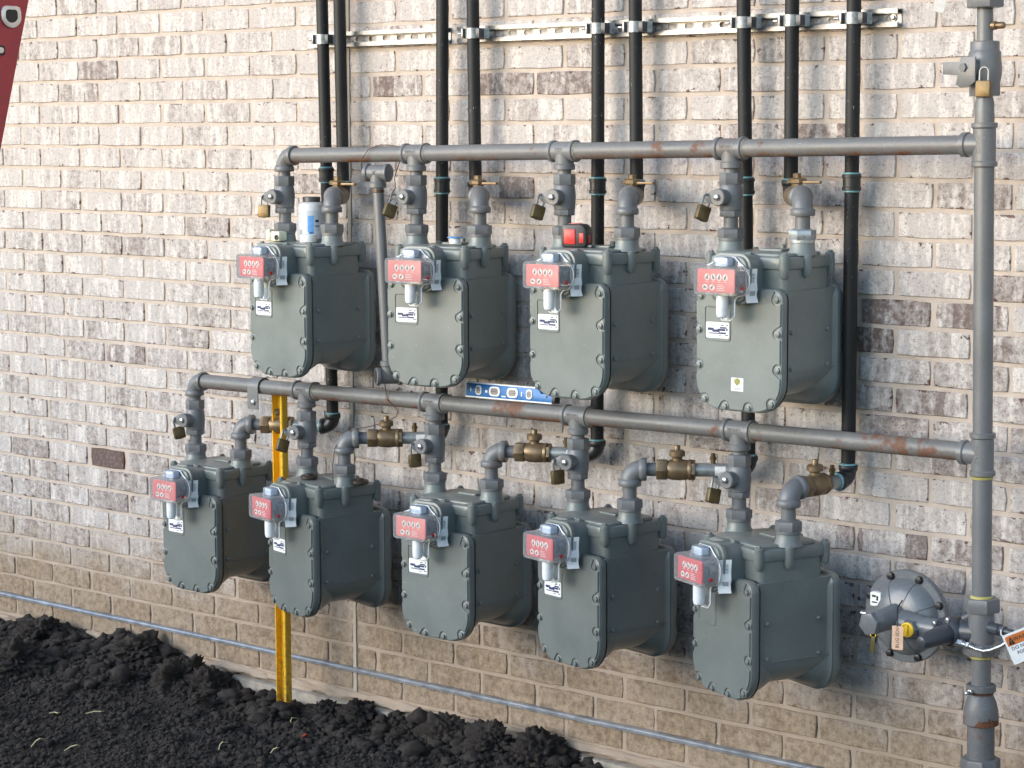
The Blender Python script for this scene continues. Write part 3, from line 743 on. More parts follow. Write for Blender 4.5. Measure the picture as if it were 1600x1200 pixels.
    for k, (z, w_) in enumerate(((-.0085, .017), (-.0125, .021), (-.0165, .019), (-.0205, .022))):
        wd.box((.0115+w_/2-.009, -.2068, zc+z), (w_, .0003, .0012))
    for i in range(4): wd.box((-.024+i*.0165, -.2068, zc-.0022), (.007, .0003, .001))
    wd.build('dial', M['white'], dial, flat=True); ik.build('pointer', M['ink'], dial, flat=True)
    fl_ = [(.022, .052), (-.022, .052), (-.034, .040), (-.046, .034), (-.0610, .030), (-.0610, -.030), (-.046, -.034), (-.030, -.037), (-.023, -.046), (-.023, -.080), (-.012, -.091), (.012, -.091), (.023, -.080), (.023, -.046), (.030, -.037), (.048, -.033),
           (.057, -.024), (.0625, -.008), (.0625, .010), (.055, .024), (.045, .033), (.036, .039)]
    b = MB(); b.prism([(x, z+zc) for x, z in fl_], .161, .164, .0008, TF)
    out = rrect(.0585, .0325, .009, 5, 0, zc); n = len(out); base = len(b.v)
    for k, dd in ((1.0, .164), (1.0, .207), (.985, .212), (.94, .2145)): b.v += [tuple(TF @ Vector((x*k, zc+(z-zc)*k, dd))) for x, z in out]
    for q in range(3):
        for i in range(n): b.f.append((base+q*n+i, base+q*n+(i+1) % n, base+(q+1)*n+(i+1) % n, base+(q+1)*n+i))
    b.f.append(tuple(base+3*n+i for i in range(n)))
    cv = b.build('clear_cover', M['clear'], root)
    pts = [TF @ Vector((x, z+zc, .1655)) for x, z in fl_]; pts.append(pts[0]); MB().sweep(pts, .0016, 6).build('cover_rim', M['milky'], cv)
    b = MB(); b.prism(rrect(.0205, .0125, .007, 5, 0, zc+.041), .164, .192, .005, TF); b.build('battery_lens', M['clearb'], root)
    b = MB(); b.prism(rrect(.017, .009, .004, 4, 0, zc+.041), .165, .186, .002, TF); b.build('battery', M['milky'], root)
    b = MB(); b.lathe([(.006, -.041), (.0115, -.038), (.0135, -.031), (.0138, 0), (.0130, .010)], Matrix.Translation((0, -.182, zc-.044)), 18); b.build('antenna_bulb', M['milky'], root)
    b = MB(); b.lathe([(.0045, 0), (.0045, .003)], frame((.0575, -.188, zc-.016), (1, 0, 0)), 12); b.build('reset_button', M['redpl'], root)
    # badge frame and name plate
    b = MB(); fr_ = [Vector((x, -.1217, z)) for x, z in rrect(.0355, .0385, .006, 4, -.056, -.1585)]; fr_.append(fr_[0]); b.sweep(fr_, .0019, 8); b.build('badge_frame', P, root)
    npt = MB().prism(rrect(.0325, .0185, .004, 3, -.056, -.1735), .1210, .1223, 0, TF).build('name_plate', M['paper'], root)
    b = MB()
    for (x, z, w_, h) in ((-.075, -.170, .017, .006), (-.060, -.1735, .020, .006), (-.045, -.171, .022, .005), (-.040, -.166, .018, .0035), (-.043, -.1605, .008, .0022), (-.029, -.1600, .004, .0025), (-.0295, -.170, .004, .006),
                         (-.066, -.1795, .030, .0022), (-.042, -.1785, .020, .004), (-.048, -.1845, .010, .0012), (-.030, -.183, .008, .002)): b.box((x, -.1225, z-.0015), (w_, .0004, h))
    b.build('print', M['navy'], npt, flat=True)
    # bar code sticker curling off the housing
    b = MB(); zz = np.linspace(-.028, -.104, 9); cur = [0, 0, 0, 0, .0015, .003, .001, .003, .007]
    for k, z in enumerate(zz):
        for y in (-.1605, -.1330): b.v.append((.0600+(y+.1605)*.0 - (.012 if y < -.15 else .0005)+cur[k]+.0012, y-.0006*k, z))
    b.f = [(2*k, 2*k+1, 2*k+3, 2*k+2) for k in range(8)]
    st = b.build('bar_code_sticker', M['paper'], root, flat=True); st.modifiers.new('t', 'SOLIDIFY').thickness = .0006
    b = MB(); TS = Matrix.Translation((.0563, -.1475, 0)) @ Matrix.Rotation(-radians(23), 4, 'Z')
    for k in range(9): b.box((0, 0, -.040-k*.0032), (.0004, .014, .0016 if k % 3 else .0024), 0, TS)
    b.box((.0030, 0, -.083), (.0004, .013, .010), 0, TS); b.build('bar_code', M['mid'], st, flat=True)
    return root
LB = [(.102, -.087), (.1135, -.012), (.104, .095), (-.102, -.087), (-.1135, .0), (-.104, .095), (.012, -.094), (0.0, .094)]
FB = [(-.105, -.097), (.014, -.088), (.105, -.097), (.1095, -.174), (.1095, -.256), (.093, -.334), (.030, -.3475), (-.035, -.3475), (-.093, -.334), (-.1095, -.256), (-.1095, -.174)]
# (x of inlet, header z function, turn about the inlet, label, bits missing)
UT = [-4, 8, -1, 0]; LT = [-1.5, -13.5, 0, -11.5, -20.5]
UN = ['gas meter at the left end of the top row, jar on its lid', 'second gas meter of the top row, white cap on its lid',
      'third gas meter of the top row, tape measure on its lid', 'rightmost gas meter of the top row, shield sticker on its cover']
LN = ['small-looking gas meter at the far left end of the bottom row', 'second gas meter of the bottom row, two brown discs on its lid',
      'middle gas meter of the bottom row, below the spirit level', 'fourth gas meter of the bottom row, left of the nearest one', 'rightmost gas meter of the bottom row, its badge frame without a plate']
proto = meter_proto(); first = True; OUT = {}
for row, xsl, ths, lab, zf in (('u', UX, UT, UN, zu), ('l', LX, LT, LN, zl_)):
    for i, (x, th, lb) in enumerate(zip(xsl, ths, lab)):
        m_ = proto if first else copy_tree(proto); first = False
        a = radians(th); lz = zf(x)-.2385; m_.location = (x+.108*cos(a), YM+.108*sin(a), lz+(.007 if (row, i) == ('l', 0) else 0)); m_.rotation_euler = (0, 0, a); tag(m_, lb, 'gas meter', 'grey gas meters in two rows')
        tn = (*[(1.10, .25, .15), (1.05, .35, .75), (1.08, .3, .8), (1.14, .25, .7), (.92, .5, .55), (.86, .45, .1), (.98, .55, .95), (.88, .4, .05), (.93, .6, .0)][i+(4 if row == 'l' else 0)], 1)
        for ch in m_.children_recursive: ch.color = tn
        OUT[row, i] = (Vector((x+.2*cos(a), YM+.2*sin(a), lz)), a, m_)
        if (row, i) == ('u', 3):
            stk = MB().prism(rrect(.017, .0155, .001, 2, .0, -.295), .1210, .1222, 0, TF).build('shield_sticker', M['paper'], m_)
            MB().prism([(-.008, .006), (0, .010), (.008, .006), (.008, -.001), (0, -.008), (-.008, -.001)][::-1], .1223, .1227, 0, Matrix.Translation((0, 0, -.290)) @ TF).build('shield', plain('olive_print', (.25, .25, .05), .5), stk, flat=True)
            b = MB(); b.box((0, -.1225, -.3035), (.022, .0004, .0014)); b.box((0, -.1225, -.307), (.018, .0004, .0012)); b.build('print', M['mid'], stk, flat=True)
        if (row, i) == ('l', 4):
            for ch in list(m_.children):
                if ch.name.startswith('name_plate'):
                    for g in list(ch.children): bpy.data.objects.remove(g)
                    bpy.data.objects.remove(ch)

# ------------------------------------------------------------------ inlet shut-off valves with padlocks
def riser_proto():
    root = thing('shutoff_valve', 'x', 'gas valve'); F = M['riserfit']
    L = lambda pr, n=24: MB().lathe([(r, z) for r, z in pr], I4, n)
    L([(.0168, -.062), (.0168, -.036)]).build('nipple', F, root)
    MB().hexa((0, 0, -.083), (0, 0, -.056), .0275, .002, .2).build('upper_hex', F, root)
    L([(.022, -.146), (.0265, -.142), (.0275, -.128), (.0285, -.112), (.0275, -.096), (.0255, -.086), (.0235, -.0825)]).build('valve_body', F, root)
    MB().hexa((0, 0, -.158), (0, 0, -.143), .0268, .002, .2, 8).build('lower_hex', F, root)
    L([(.0172, -.192), (.0172, -.155)]).build('nipple', F, root)
    un = MB().hexa((0, 0, -.207), (0, 0, -.186), .0315, .002, .15); un.lathe([(.0265, -.2155), (.029, -.213), (.029, -.206)], I4, 24); un.lathe([(.020, -.183), (.027, -.187)], I4, 24); un.build('union_nut', F, root)
    b = MB(); b.lathe([(.0185, 0), (.0185, .040), (.0205, .042), (.0205, .048), (.0185, .050)], frame((0, 0, -.112), (0, -1, 0)), 24); b.build('stem_boss', F, root)
    b = MB(); b.lathe([(.008, .048), (.0078, .056), (.0055, .0575)], frame((0, 0, -.112), (0, -1, 0)), 6); b.build('square_stem', M['zinc'], root)
    # lock wing: a flat ear with an eye, hung towards the left
    n = 18; out = [(.019*cos(a), .019*sin(a)) for a in np.linspace(radians(-95), radians(95), n)]+[(-.018, .016), (-.036, .007), (-.041, .0), (-.039, -.009), (-.030, -.013), (-.016, -.016)]
    MB().prism(out, .043, .0475, .0008, Matrix.Translation((0, 0, -.112)) @ TF).build('lock_wing', F, root)
    return root
def padlock_proto():
    root = thing('padlock', 'x', 'padlock')          # origin at the top of the shackle
    b = MB(); b.prism(rrect(.0165, .0175, .004, 4, 0, -.046), -.0075, .0075, .002, TF); b.build('lock_body', M['brass'], root)
    b = MB(); b.sweep([(-.0095, 0, -.032), (-.0095, 0, -.010)]+[(-.0095*cos(a), 0, -.010+.0095*sin(a)) for a in np.linspace(.2, pi-.2, 10)]+[(.0095, 0, -.010), (.0095, 0, -.032)], .0027, 10); b.build('shackle', M['shackle'], root)
    b = MB(); b.lathe([(.0042, 0), (.0042, .001)], frame((0, 0, -.0635), (0, 0, -1)), 12); b.build('keyhole', M['ink'], root)
    return root
rp, pp = riser_proto(), padlock_proto(); first = True
RN = {('u', 0): 'first top meter', ('u', 1): 'second top meter', ('u', 2): 'tape measure meter', ('u', 3): 'rightmost top meter',
      ('l', 0): 'far left bottom meter', ('l', 1): 'meter before the yellow post', ('l', 2): 'middle bottom meter', ('l', 3): 'fourth bottom meter', ('l', 4): 'nearest bottom meter'}
PT = {('u', 0): 0, ('u', 1): -24, ('u', 2): -20, ('u', 3): -22, ('l', 0): 10, ('l', 1): -18, ('l', 2): 2, ('l', 3): 3, ('l', 4): -14}
for row, xsl, zf in (('u', UX, zu), ('l', LX, zl_)):
    for i, x in enumerate(xsl):
        r_ = rp if first else copy_tree(rp); p_ = pp if first else copy_tree(pp); first = False
        r_.location = (x, YM, zf(x)); tag(r_, 'grey shut-off valve on the inlet of the '+RN[row, i], 'gas valve', 'shut-off valves above the meter inlets')
        r_.rotation_euler = (0, 0, radians(random.uniform(-5, 5)))
        p_.location = (x-.033, YM-.0452, zf(x)-.106); p_.rotation_euler = (radians(-4), radians(-PT[row, i]), radians(70 if (row, i) not in (('u', 0),) else 20))
        p_.rotation_mode = 'XYZ'
        tag(p_, 'brass padlock on the inlet valve of the '+RN[row, i], 'padlock', 'brass padlocks on the shut-off valves')

p_ = copy_tree(pp); p_.location = (.361, -.250, -.092); p_.rotation_euler = (radians(-3), 0, radians(8)); tag(p_, 'brass padlock hanging on the valve at the top of the standpipe', 'padlock', 'brass padlocks on the shut-off valves')

# ------------------------------------------------------------------ outlet runs: union, elbow, bronze valve
def outlet(row, i, bi):
    O, a, _ = OUT[row, i]; E = O+Vector((0, 0, .128)); zl = E.z
    BP[bi] = (BP[bi][0], BP[bi][1], zl); B = Vector((bx(bi, zl), YB, zl)); d = (B-E); L = d.length; d.normalize()
    lab = {('u', 0): 'upper outlet elbow and valve right of the jar, left end of the top row', ('u', 1): 'upper outlet elbow and bronze valve of the second top meter', ('u', 2): 'upper outlet elbow and bronze valve right of the tape measure',
           ('u', 3): 'upper outlet elbow and bronze valve of the rightmost top meter', ('l', 0): 'lower outlet elbow and bronze valve passing behind the yellow post', ('l', 1): 'lower outlet elbow and bronze valve with tie wire hanging over it',
           ('l', 2): 'lower outlet elbow and bronze valve of the middle bottom meter, rust at its bend', ('l', 3): 'lower outlet elbow and bronze valve of the fourth bottom meter', ('l', 4): 'short lower outlet elbow and bronze valve of the nearest bottom meter'}[row, i]
    root = thing('outlet_valve', lab, 'gas valve', O, 0, 'outlet elbows with bronze valves')
    def put(mb, n, m): mb.v = [tuple(Vector(v)-O) for v in mb.v]; return mb.build(n, m, root)
    up = Vector((0, 0, 1)); F = M['riserfit']
    un = MB().hexa(O+up*.032, O+up*.055, .0315, .002, a+.2); un.lathe([(.0265, .0245), (.029, .027), (.029, .033)], Matrix.Translation(O), 24); un.lathe([(.027, .054), (.020, .058)], Matrix.Translation(O), 24)
    put(un, 'union_nut', F if (row, i) != ('u', 3) else M['zincnut'])
    put(MB().cyl(O+up*.05, O+up*.092, .0172, 24), 'nipple', F)
    put(MB().lathe([(.0175, .086), (.0195, .087), (.0190, .0895), (.0175, .091)], Matrix.Translation(O), 20), 'thread_ring', M['dope'])
    put(MB().elbow(E, -up, d, .0235, .041, .031, .0282), 'elbow', M['fit'] if (row, i) != ('l', 2) else M['fitrust'])
    at_ = lambda t: E+d*t
    if row == 'l':
        s0 = .064 if L > .24 else .040
        put(MB().cyl(at_(.036), at_(s0+.004), .0165, 20), 'nipple', F)
        put(MB().hexa(at_(s0), at_(s0+.027), .0265, .002), 'bronze_hex', M['bronze'])
        e0 = s0+.027; bl = .052 if L > .24 else .045
        put(MB().lathe([(.022, 0), (.0235, .004), (.0255, .012), (.0262, bl*.55), (.0248, bl-.006), (.024, bl-.003), (.0255, bl), (.0255, bl+.005), (.023, bl+.006)], frame(at_(e0), d), 24), 'valve_body', M['bronze'])
        c = at_(e0+bl*.45)
        put(MB().lathe([(.0135, .018), (.012, .026), (.013, .031), (.0195, .034), (.0195, .044), (.0165, .0475), (.0075, .048), (.0075, .058), (.006, .060)], Matrix.Translation(c), 20), 'valve_cap', M['bronze'])
        put(MB().hexa(at_(e0+bl+.004), at_(e0+bl+.016), .0245, .002, .3), 'bronze_hex', M['bronze'])
        put(MB().cyl(at_(e0+bl+.014), at_(L-.030), .0167, 20), 'nipple', M['galvpipe'])
        t = e0+bl+.016+max(.006, (L-.034-(e0+bl+.016))*.45); q = at_(min(t, L-.045))
        put(MB().lathe([(.006, .014), (.006, .024), (.0078, .0245), (.0078, .032), (.0055, .033), (.0055, .040), (.004, .041)], Matrix.Translation(q), 10), 'test_nipple', M['brass'])
        if L > .24:
            b = MB(); T = frame(q, d, up)
            for k in range(8):
                aa = [pi/2-1.35+k*.22, pi/2-1.35+(k+1)*.22]
            side = d.cross(up).normalized()
            pts = []
            for tt in (.004, .030):
                for k in range(9):
                    an = -.7+k*.17; pts.append(tuple(q+d*tt+(side*cos(an)+up*sin(an))*.0173))
            b.v += pts; b.f += [(k, k+1, 10+k, 9+k) for k in range(8)]; put(b, 'barcode_label', M['paper'])
    else:
        put(MB().lathe([(.0225, .0), (.0245, .004), (.0252, (L-.076)*.5), (.0245, L-.080), (.0225, L-.076)], frame(at_(.040), d), 24), 'valve_body', M['bronze'])
        c = at_(.040+(L-.076)*.45)
        put(MB().lathe([(.013, .018), (.013, .030), (.0225, .032), (.0225, .040), (.019, .043), (.010, .0435), (.010, .053), (.008, .054)], Matrix.Translation(c), 8), 'valve_cap', M['bronze'])
        b = MB(); b.prism([(-.010, -.011), (.030, -.010), (.058, -.007), (.058, .007), (.030, .010), (-.010, .011)], .030, .0365, .001, Matrix.Translation(c) @ Matrix.Rotation(radians(12), 4, 'Z')); put(b, 'lever', M['bronze'])
    black_pipe(bi, -d)
M['zincnut'] = plain('galvanised_nut', (.42, .43, .44), .3, .6)
M['fitrust'] = paint('rust_touched_elbow', (.140, .141, .144), .4, 1.0, .1, .56)
M['galvpipe'] = plain('galvanised_nipple', (.30, .32, .32), .4, .5, .2)
for (row, i), bi in {('u', 0): 2, ('u', 1): 4, ('u', 2): 6, ('u', 3): 8, ('l', 0): 1, ('l', 1): 3, ('l', 2): 5, ('l', 3): 7, ('l', 4): 9}.items(): outlet(row, i, bi)

# ------------------------------------------------------------------ pressure regulator beside the standpipe
rc = Vector((.135, -.150, -1.312)); reg = thing('pressure_regulator', 'round grey gas pressure regulator with yellow vent plug beside the standpipe', 'regulator', rc, radians(0))
fr = lambda p, d: frame(p, d)
F = M['reg']
b = MB(); b.lathe([(.04, .055), (.07, .045), (.092, .014), (.100, .010), (.105, .006), (.105, .0)], frame((0, 0, 0), (0, 1, 0)), 48); b.build('rear_casing', F, reg)
b = MB(); b.lathe([(.105, -.0005), (.106, .003), (.105, .008), (.103, .010), (.088, .011), (.085, .015), (.080, .025), (.066, .036), (.044, .044), (.026, .047), (.0, .048)], frame((0, -.001, 0), (0, -1, 0)), 48); b.build('front_casing', F, reg)
b = MB()
for a in (70, 25, 115, -20, -65, -110, 160, 205):
    a = radians(a); pts = [(.085*cos(a), -.0165, .085*sin(a)), (.080*cos(a), -.0262, .080*sin(a)), (.066*cos(a), -.0372, .066*sin(a)), (.044*cos(a), -.0452, .044*sin(a)), (.024*cos(a), -.0482, .024*sin(a))]
    b.sweep(pts, .0016, 6)
b.build('rib', F, reg)
cb = MB().hexa((0, 0, 0), (0, -.009, 0), .0085, .001); cb.lathe([(.0095, -.001), (.0095, .002)], frame((0, 0, 0), (0, -1, 0)), 16); c0 = cb.build('casing_bolt', M['blackplastic'], reg)
for k in range(8):
    a = radians(22.5+45*k); c = c0 if k == 0 else c0.copy()
    if k: COL.objects.link(c)
    c.location = (.0955*cos(a), -.0105, .0955*sin(a))
b = MB(); b.lathe([(.030, .0), (.028, .03), (.0255, .045), (.0255, .108), (.024, .110)], frame((0, -.02, .008), (-.12, -1, -.05)), 32); b.build('spring_case', F, reg)
b = MB(); q = Vector((0, -.02, .008))+Vector((-.12, -1, -.05)).normalized()*.107; b.hexa(q, q+Vector((-.12, -1, -.05)).normalized()*.016, .0265, .002, .25); b.build('hex_cap', F, reg)
b = MB(); b.lathe([(.034, 0), (.030, .03), (.0245, .06), (.0245, .105), (.022, .107)], frame((.012, -.045, -.008), (1, -.05, .0)), 28); b.build('body_arm', F, reg)
b = MB(); q = Vector((.052, -.05, -.010)); b.lathe([(.0215, 0), (.0205, .032), (.0190, .034)], frame(q, (0, -1, 0)), 6); b.build('vent_boss', F, reg)
b = MB(); b.lathe([(.0165, .0), (.0165, .004), (.013, .0045), (.0125, .0015), (.0, .0015)], frame(q+Vector((0, -.034, 0)), (0, -1, 0)), 20); b.box(tuple(q+Vector((0, -.037, 0))), (.004, .004, .022)); b.build('vent_plug', M['yplug'], reg)
b = MB(); b.lathe([(.028, .0), (.029, .002), (.029, .014), (.0265, .016), (.0265, .024)], frame((.112, -.05, -.010), (1, -.05, 0)), 28); b.build('coupling_ring', M['dark'], reg)
b = MB(); b.lathe([(.026, .0), (.033, .006), (.033, .022), (.036, .026), (.036, .040), (.030, .048)], frame((.150, -.020, -.006), (-.25, -1, -.05)), 10); b.cyl((.135, -.045, -.006), (.215, -.040, -.002), .026, 20, .002); b.cyl((.165, -.03, .02), (.190, -.03, .034), .017, 14, .002); b.build('pilot_body', M['dark'], reg)
s0 = MB().lathe([(.0062, 0), (.0062, .006), (.004, .007)], frame((0, 0, 0), (-.25, -1, -.05)), 10).build('pilot_screw', M['zinc'], reg)
for k in range(6):
    a = radians(20+60*k); c = s0 if k == 0 else s0.copy()
    if k: COL.objects.link(c)
    c.location = (.138+.0300*cos(a), -.0675+.0075*cos(a)+.0015*sin(a), -.0085+.0300*sin(a))
b = MB(); b.lathe([(.024, .0), (.0225, .02), (.0215, .028), (.0165, .074), (.013, .082), (.006, .085)], frame((.140, -.066, -.010), (-.22, -1, -.10)), 12); b.build('pilot_cap', M['dark'], reg)
b = MB(); b.cyl((.175, -.075, -.022), (.188, -.078, -.023), .0085, 6); b.cyl((.186, -.078, -.023), (.198, -.080, -.024), .0065, 14); b.hexa((.197, -.08, -.024), (.206, -.081, -.0245), .0085)
b.build('tube_nut', M['zinc'], reg)
b = MB(); b.sweep([(.204, -.081, -.0245), (.225, -.085, -.028), (.245, -.088, -.029), (.262, -.088, -.024), (.285, -.085, -.012), (.315, -.08, .012)], .0048, 12); b.build('sensing_tube', M['zinc'], reg)
b = MB(); b.prism(rrect(.0135, .016, .003, 3, -.060, .036), .020, .0395, .0005, TF); b.build('data_plate', M['paper'], reg)
b = MB()
for x, z, w_, h in ((-.064, .043, .010, .005), (-.055, .039, .005, .011), (-.062, .029, .014, .003)): b.box((x, -.0397, z), (w_, .0004, h))
b.build('data_print', M['ink'], reg, flat=True)
b = MB(); b.lathe([(.010, 0), (.010, .01), (.007, .012), (.007, .03)], frame((-.095, .010, -.012), (-1, -.1, 0)), 14); b.cyl((-.11, .008, -.012), (-.11, .008, -.034), .006, 10); b.build('relief_fitting', M['zinc'], reg)
b = MB(); b.box((-.074, -.018, -.075), (.010, .002, .045), .0005, Matrix.Rotation(.06, 4, 'Y')); b.build('brass_strip', plain('black_yellow_strip', (.10, .085, .02), .4), reg)
b = MB(); b.box((-.078, -.017, -.052), (.016, .004, .008), .0005); b.build('strip_clip', M['yplug'], reg)

tg = thing('hang_tag', 'small peach coloured hang tag with black numbers on the pressure regulator', 'tag', (.185, -.272, -1.334), radians(10))
MB().prism(rrect(.0130, .0265, .002, 2), 0, .0012, 0, TF).build('tag_card', M['peach'], tg)
text('BUG 0D0', .0115, M['ink'], Matrix.Translation((.0, -.0015, 0)) @ Matrix.Rotation(pi/2, 4, 'X') @ Matrix.Rotation(pi/2, 4, 'Z'), tg, ext=.0002)
MB().sweep([(0, -.001, .024), (-.002, .002, .034), (-.010, .022, .062), (-.012, .055, .072)], .0016, 6).build('tag_string', M['ink'], tg)

wt = thing('warning_tag', 'white and orange WARNING tag hanging at the right edge of the photo', 'tag', (.4764, -.2338, -1.3106), 0, None, (0, radians(-24), radians(34)))
MB().prism(rrect(.040, .034, .003, 2), 0, .0010, 0, TF).build('tag_card', M['white'], wt)
MB().prism(rrect(.036, .011, .001, 1, 0, .018), .0011, .0014, 0, TF).build('orange_band', M['orange'], wt)
MB().prism([(-.033, .009), (-.019, .009), (-.026, .027)], .0015, .0018, 0, TF).build('warning_triangle', M['ink'], wt)
Tt = lambda x, z, dd=.0016: Matrix.Translation((x, -dd, z)) @ Matrix.Rotation(pi/2, 4, 'X')
text('WARNING', .0125, M['ink'], Tt(.009, .018), wt, ext=.0002)
text('!', .012, M['orange'], Tt(-.026, .0155, .0019), wt, ext=.0002)
text('DO NOT USE', .0105, M['navy'], Tt(0, .000), wt, ext=.0002); text('FOR LEAK', .0105, M['navy'], Tt(0, -.012), wt, ext=.0002)
MB().sweep([(-.034, -.001, .028), (-.040, .004, .036), (-.036, .008, .046)], .0012, 6).build('tag_tie', M['white'], wt)
gt = thing('grey_tag', 'small blank grey tag hanging against the wall at the top right', 'tag', (.192, -.150, .046), 0, None, (0, radians(14), radians(10)))
MB().prism(rrect(.0125, .0150, .001, 2), 0, .001, 0, TF).build('tag_card', plain('grey_card', (.50, .49, .47), .6), gt)
MB().sweep([(0, 0, .014), (.03, -.01, .05), (.10, -.03, .075), (.134, -.04, .07)], .001, 6).build('tag_string', M['wire'], gt)

# ------------------------------------------------------------------ loose things on and around the meters
lzs = {k: OUT[k][0].z for k in OUT}
j = thing('jar', 'white and blue labelled jar of pipe sealant standing on the first top meter', 'jar', (-1.778, -.150, lzs['u', 0]+.0085))
MB().lathe([(.033, 0), (.0370, .004), (.0370, .090), (.034, .099), (.0265, .103)], I4, 32).build('jar_body', plain('jar_plastic', (.62, .64, .66), .35), j)
MB().lathe([(.0245, .102), (.0245, .115), (.0235, .117), (.022, .117), (.022, .111), (0, .111)], I4, 28).build('jar_neck', plain('dark_threaded_neck', (.05, .055, .055), .4), j)
lab = MB(); n = 40
for zz in (.010, .080):
    for k in range(n): a = 2*pi*k/n; lab.v.append((.0374*cos(a), .0374*sin(a), zz))
lab.f = [(k, (k+1) % n, n+(k+1) % n, n+k) for k in range(n)]; jl = lab.build('jar_label', plain('pale_blue_label', (.50, .55, .60), .4, 0, .1), j)
def arc(z0, z1, a0, a1, r, m):
    b = MB(); n = max(2, int(abs(a1-a0)/8))
    for k in range(n+1):
        a = radians(a0+(a1-a0)*k/n); b.v += [(r*cos(a), r*sin(a), z0), (r*cos(a), r*sin(a), z1)]
    b.f = [(2*k, 2*k+2, 2*k+3, 2*k+1) for k in range(n)]; return b
arc(.020, .066, -62, -36, .0377, 0).build('blue_panel', M['bluep'], jl); arc(.012, .022, -56, -40, .0379, 0).build('blue_seal', M['levelblue'], jl)
for z in (.070, .060, .053, .046): arc(z, z+.0012, -112, -84, .0377, 0).build('print_line', M['mid'], jl)
arc(.014, .028, -108, -88, .0377, 0).build('bar_code', M['mid'], jl); arc(.048, .055, -30, -14, .0377, 0).build('print_word', M['navy'], jl); arc(.036, .039, -32, -12, .0377, 0).build('print_line', M['navy'], jl)
k = thing('loose_lid', 'round white screw lid lying in front of the sealant jar', 'lid', (-1.722, -.218, lzs['u', 0]+.0050)); MB().lathe([(.0225, 0), (.0235, .002), (.0225, .019), (.0205, .021), (0, .021)], I4, 32).build('lid_shell', M['white'], k)
k = thing('bottle_cap', 'small white cap with a blue rim on the second top meter', 'cap', (-1.196, -.200, lzs['u', 1]+.0085)); MB().lathe([(.0135, 0), (.0140, .002), (.0135, .013), (.013, .014)], I4, 24).build('cap_shell', M['white'], k); MB().lathe([(.019, .014), (.0205, .0155), (.019, .017), (0, .017)], I4, 24).build('cap_rim', M['bluep'], k)
k = thing('plastic_clip', 'cream plastic clip round the inlet of the first top meter', 'clip', (UX[0]+.002, YM-.036, lzs['u', 0]+.0185)); b = MB(); b.box((0, 0, 0), (.052, .028, .027), .004); b.box((-.014, -.008, .004), (.010, .018, .029), .002); b.build('clip_body', M['cream'], k)
MB().lathe([(.0078, 0), (.0078, .002), (.005, .002), (.005, -.003), (0, -.003)], frame((.017, -.0142, -.003), (0, -1, 0)), 18).build('clip_hole', M['ink'], k)
for x, y, tx in ((-1.705, -.245, 'brown plastic disc on the lid of the second bottom meter, left of its outlet'), (-1.538, -.215, 'brown plastic disc on the lid of the second bottom meter, right of its outlet')):
    k = thing('plastic_disc', tx, 'disc', (x, y, lzs['l', 1]+.0055), 0, 'brown discs on the second bottom meter'); MB().lathe([(.022, 0), (.024, .002), (.024, .008), (.021, .010), (.0, .0095)], I4, 28).build('disc_shell', M['brown'], k); MB().lathe([(.011, .010), (.011, .013), (.009, .014), (0, .014)], I4, 16).build('disc_knob', M['brown'], k)
k = thing('tape_measure', 'red and black tape measure lying on the third top meter', 'tape measure', (-.784, -.205, lzs['u', 2]+.0035), radians(16))
b = MB(); b.prism(rrect(.034, .029, [.020, .012, .008, .010], 5, 0, .029), -.021, .021, .005, TF); b.build('case', M['blackplastic'], k)
MB().prism(rrect(.0155, .0185, .004, 4, -.010, .027), .020, .0235, .0015, TF).build('red_panel', M['redpl'], k)
MB().prism(rrect(.016, .010, .004, 3, -.004, 0), .0575, .0592, .0005, I4).build('top_badge', M['redpl'], k); b = MB()
for x in (-.011, -.006, -.001): b.box((x, 0, .0596), (.0025, .010, .0006))
b.build('badge_print', M['white'], k, flat=True)
b = MB(); b.box((.0345, -.004, .020), (.003, .010, .020), .001); b.build('lock_button', M['redpl'], k); MB().prism(rrect(.006, .012, .002, 3, .021, .024), .0208, .0222, .0005, TF).build('side_button', M['redpl'], k)
b = MB(); b.box((.020, 0, .004), (.045, .022, .006), .001); b.build('blade', plain('yellow_blade', (.20, .20, .20), .4), k)
zl0 = zl_(-1.02)+.0235
k = thing('spirit_level', 'small blue spirit level resting on the lower header pipe below two top meters', 'spirit level', (-1.02, YM+.004, zl0), 0, None, (radians(-5), -radians(.5), 0))
hx = .146
MB().prism([(-hx, .003), (hx, .003), (hx, .024), (hx-.038, .024), (hx-.048, .036), (-hx, .036)], -.009, .009, .0008, TF).build('level_body', M['levelblue'], k)
b = MB(); b.box((0, 0, .0015), (2*hx, .021, .003)); b.build('bottom_rail', M['white'], k); b = MB(); b.box((-.024, 0, .0375), (2*hx-.048, .021, .003)); b.build('top_rail', M['white'], k)
for x, w_ in ((-.102, .010), (-.047, .0185), (.014, .0185), (.070, .010)):
    o_ = rrect(w_, .0125, min(w_, .0125)*.8, 5, x, .0195)
    v_ = MB().prism(o_, .0088, .0112, .0008, TF).build('vial_frame', M['white'], k); MB().prism(rrect(w_*.68, .0085, min(w_*.68, .0085)*.8, 5, x, .0195), .0110, .0118, 0, TF).build('vial', plain('vial_fluid', (.28, .26, .24), .15) if x == -.102 else bpy.data.materials['vial_fluid'], v_)
    b = MB(); b.box((x, -.0122, .019), (w_*1.1, .0006, .0012)); b.box((x, -.0122, .0235), (w_*.9, .0006, .0008)); b.build('vial_line', M['ink'], v_, flat=True)
b = MB()
for x, z, w_, h in ((-.130, .020, .004, .009), (-.076, .018, .007, .007), (-.016, .0085, .014, .003), (.044, .018, .0025, .011)): b.box((x, -.0092, z), (w_, .0006, h))
b.build('level_print', M['white'], k, flat=True)
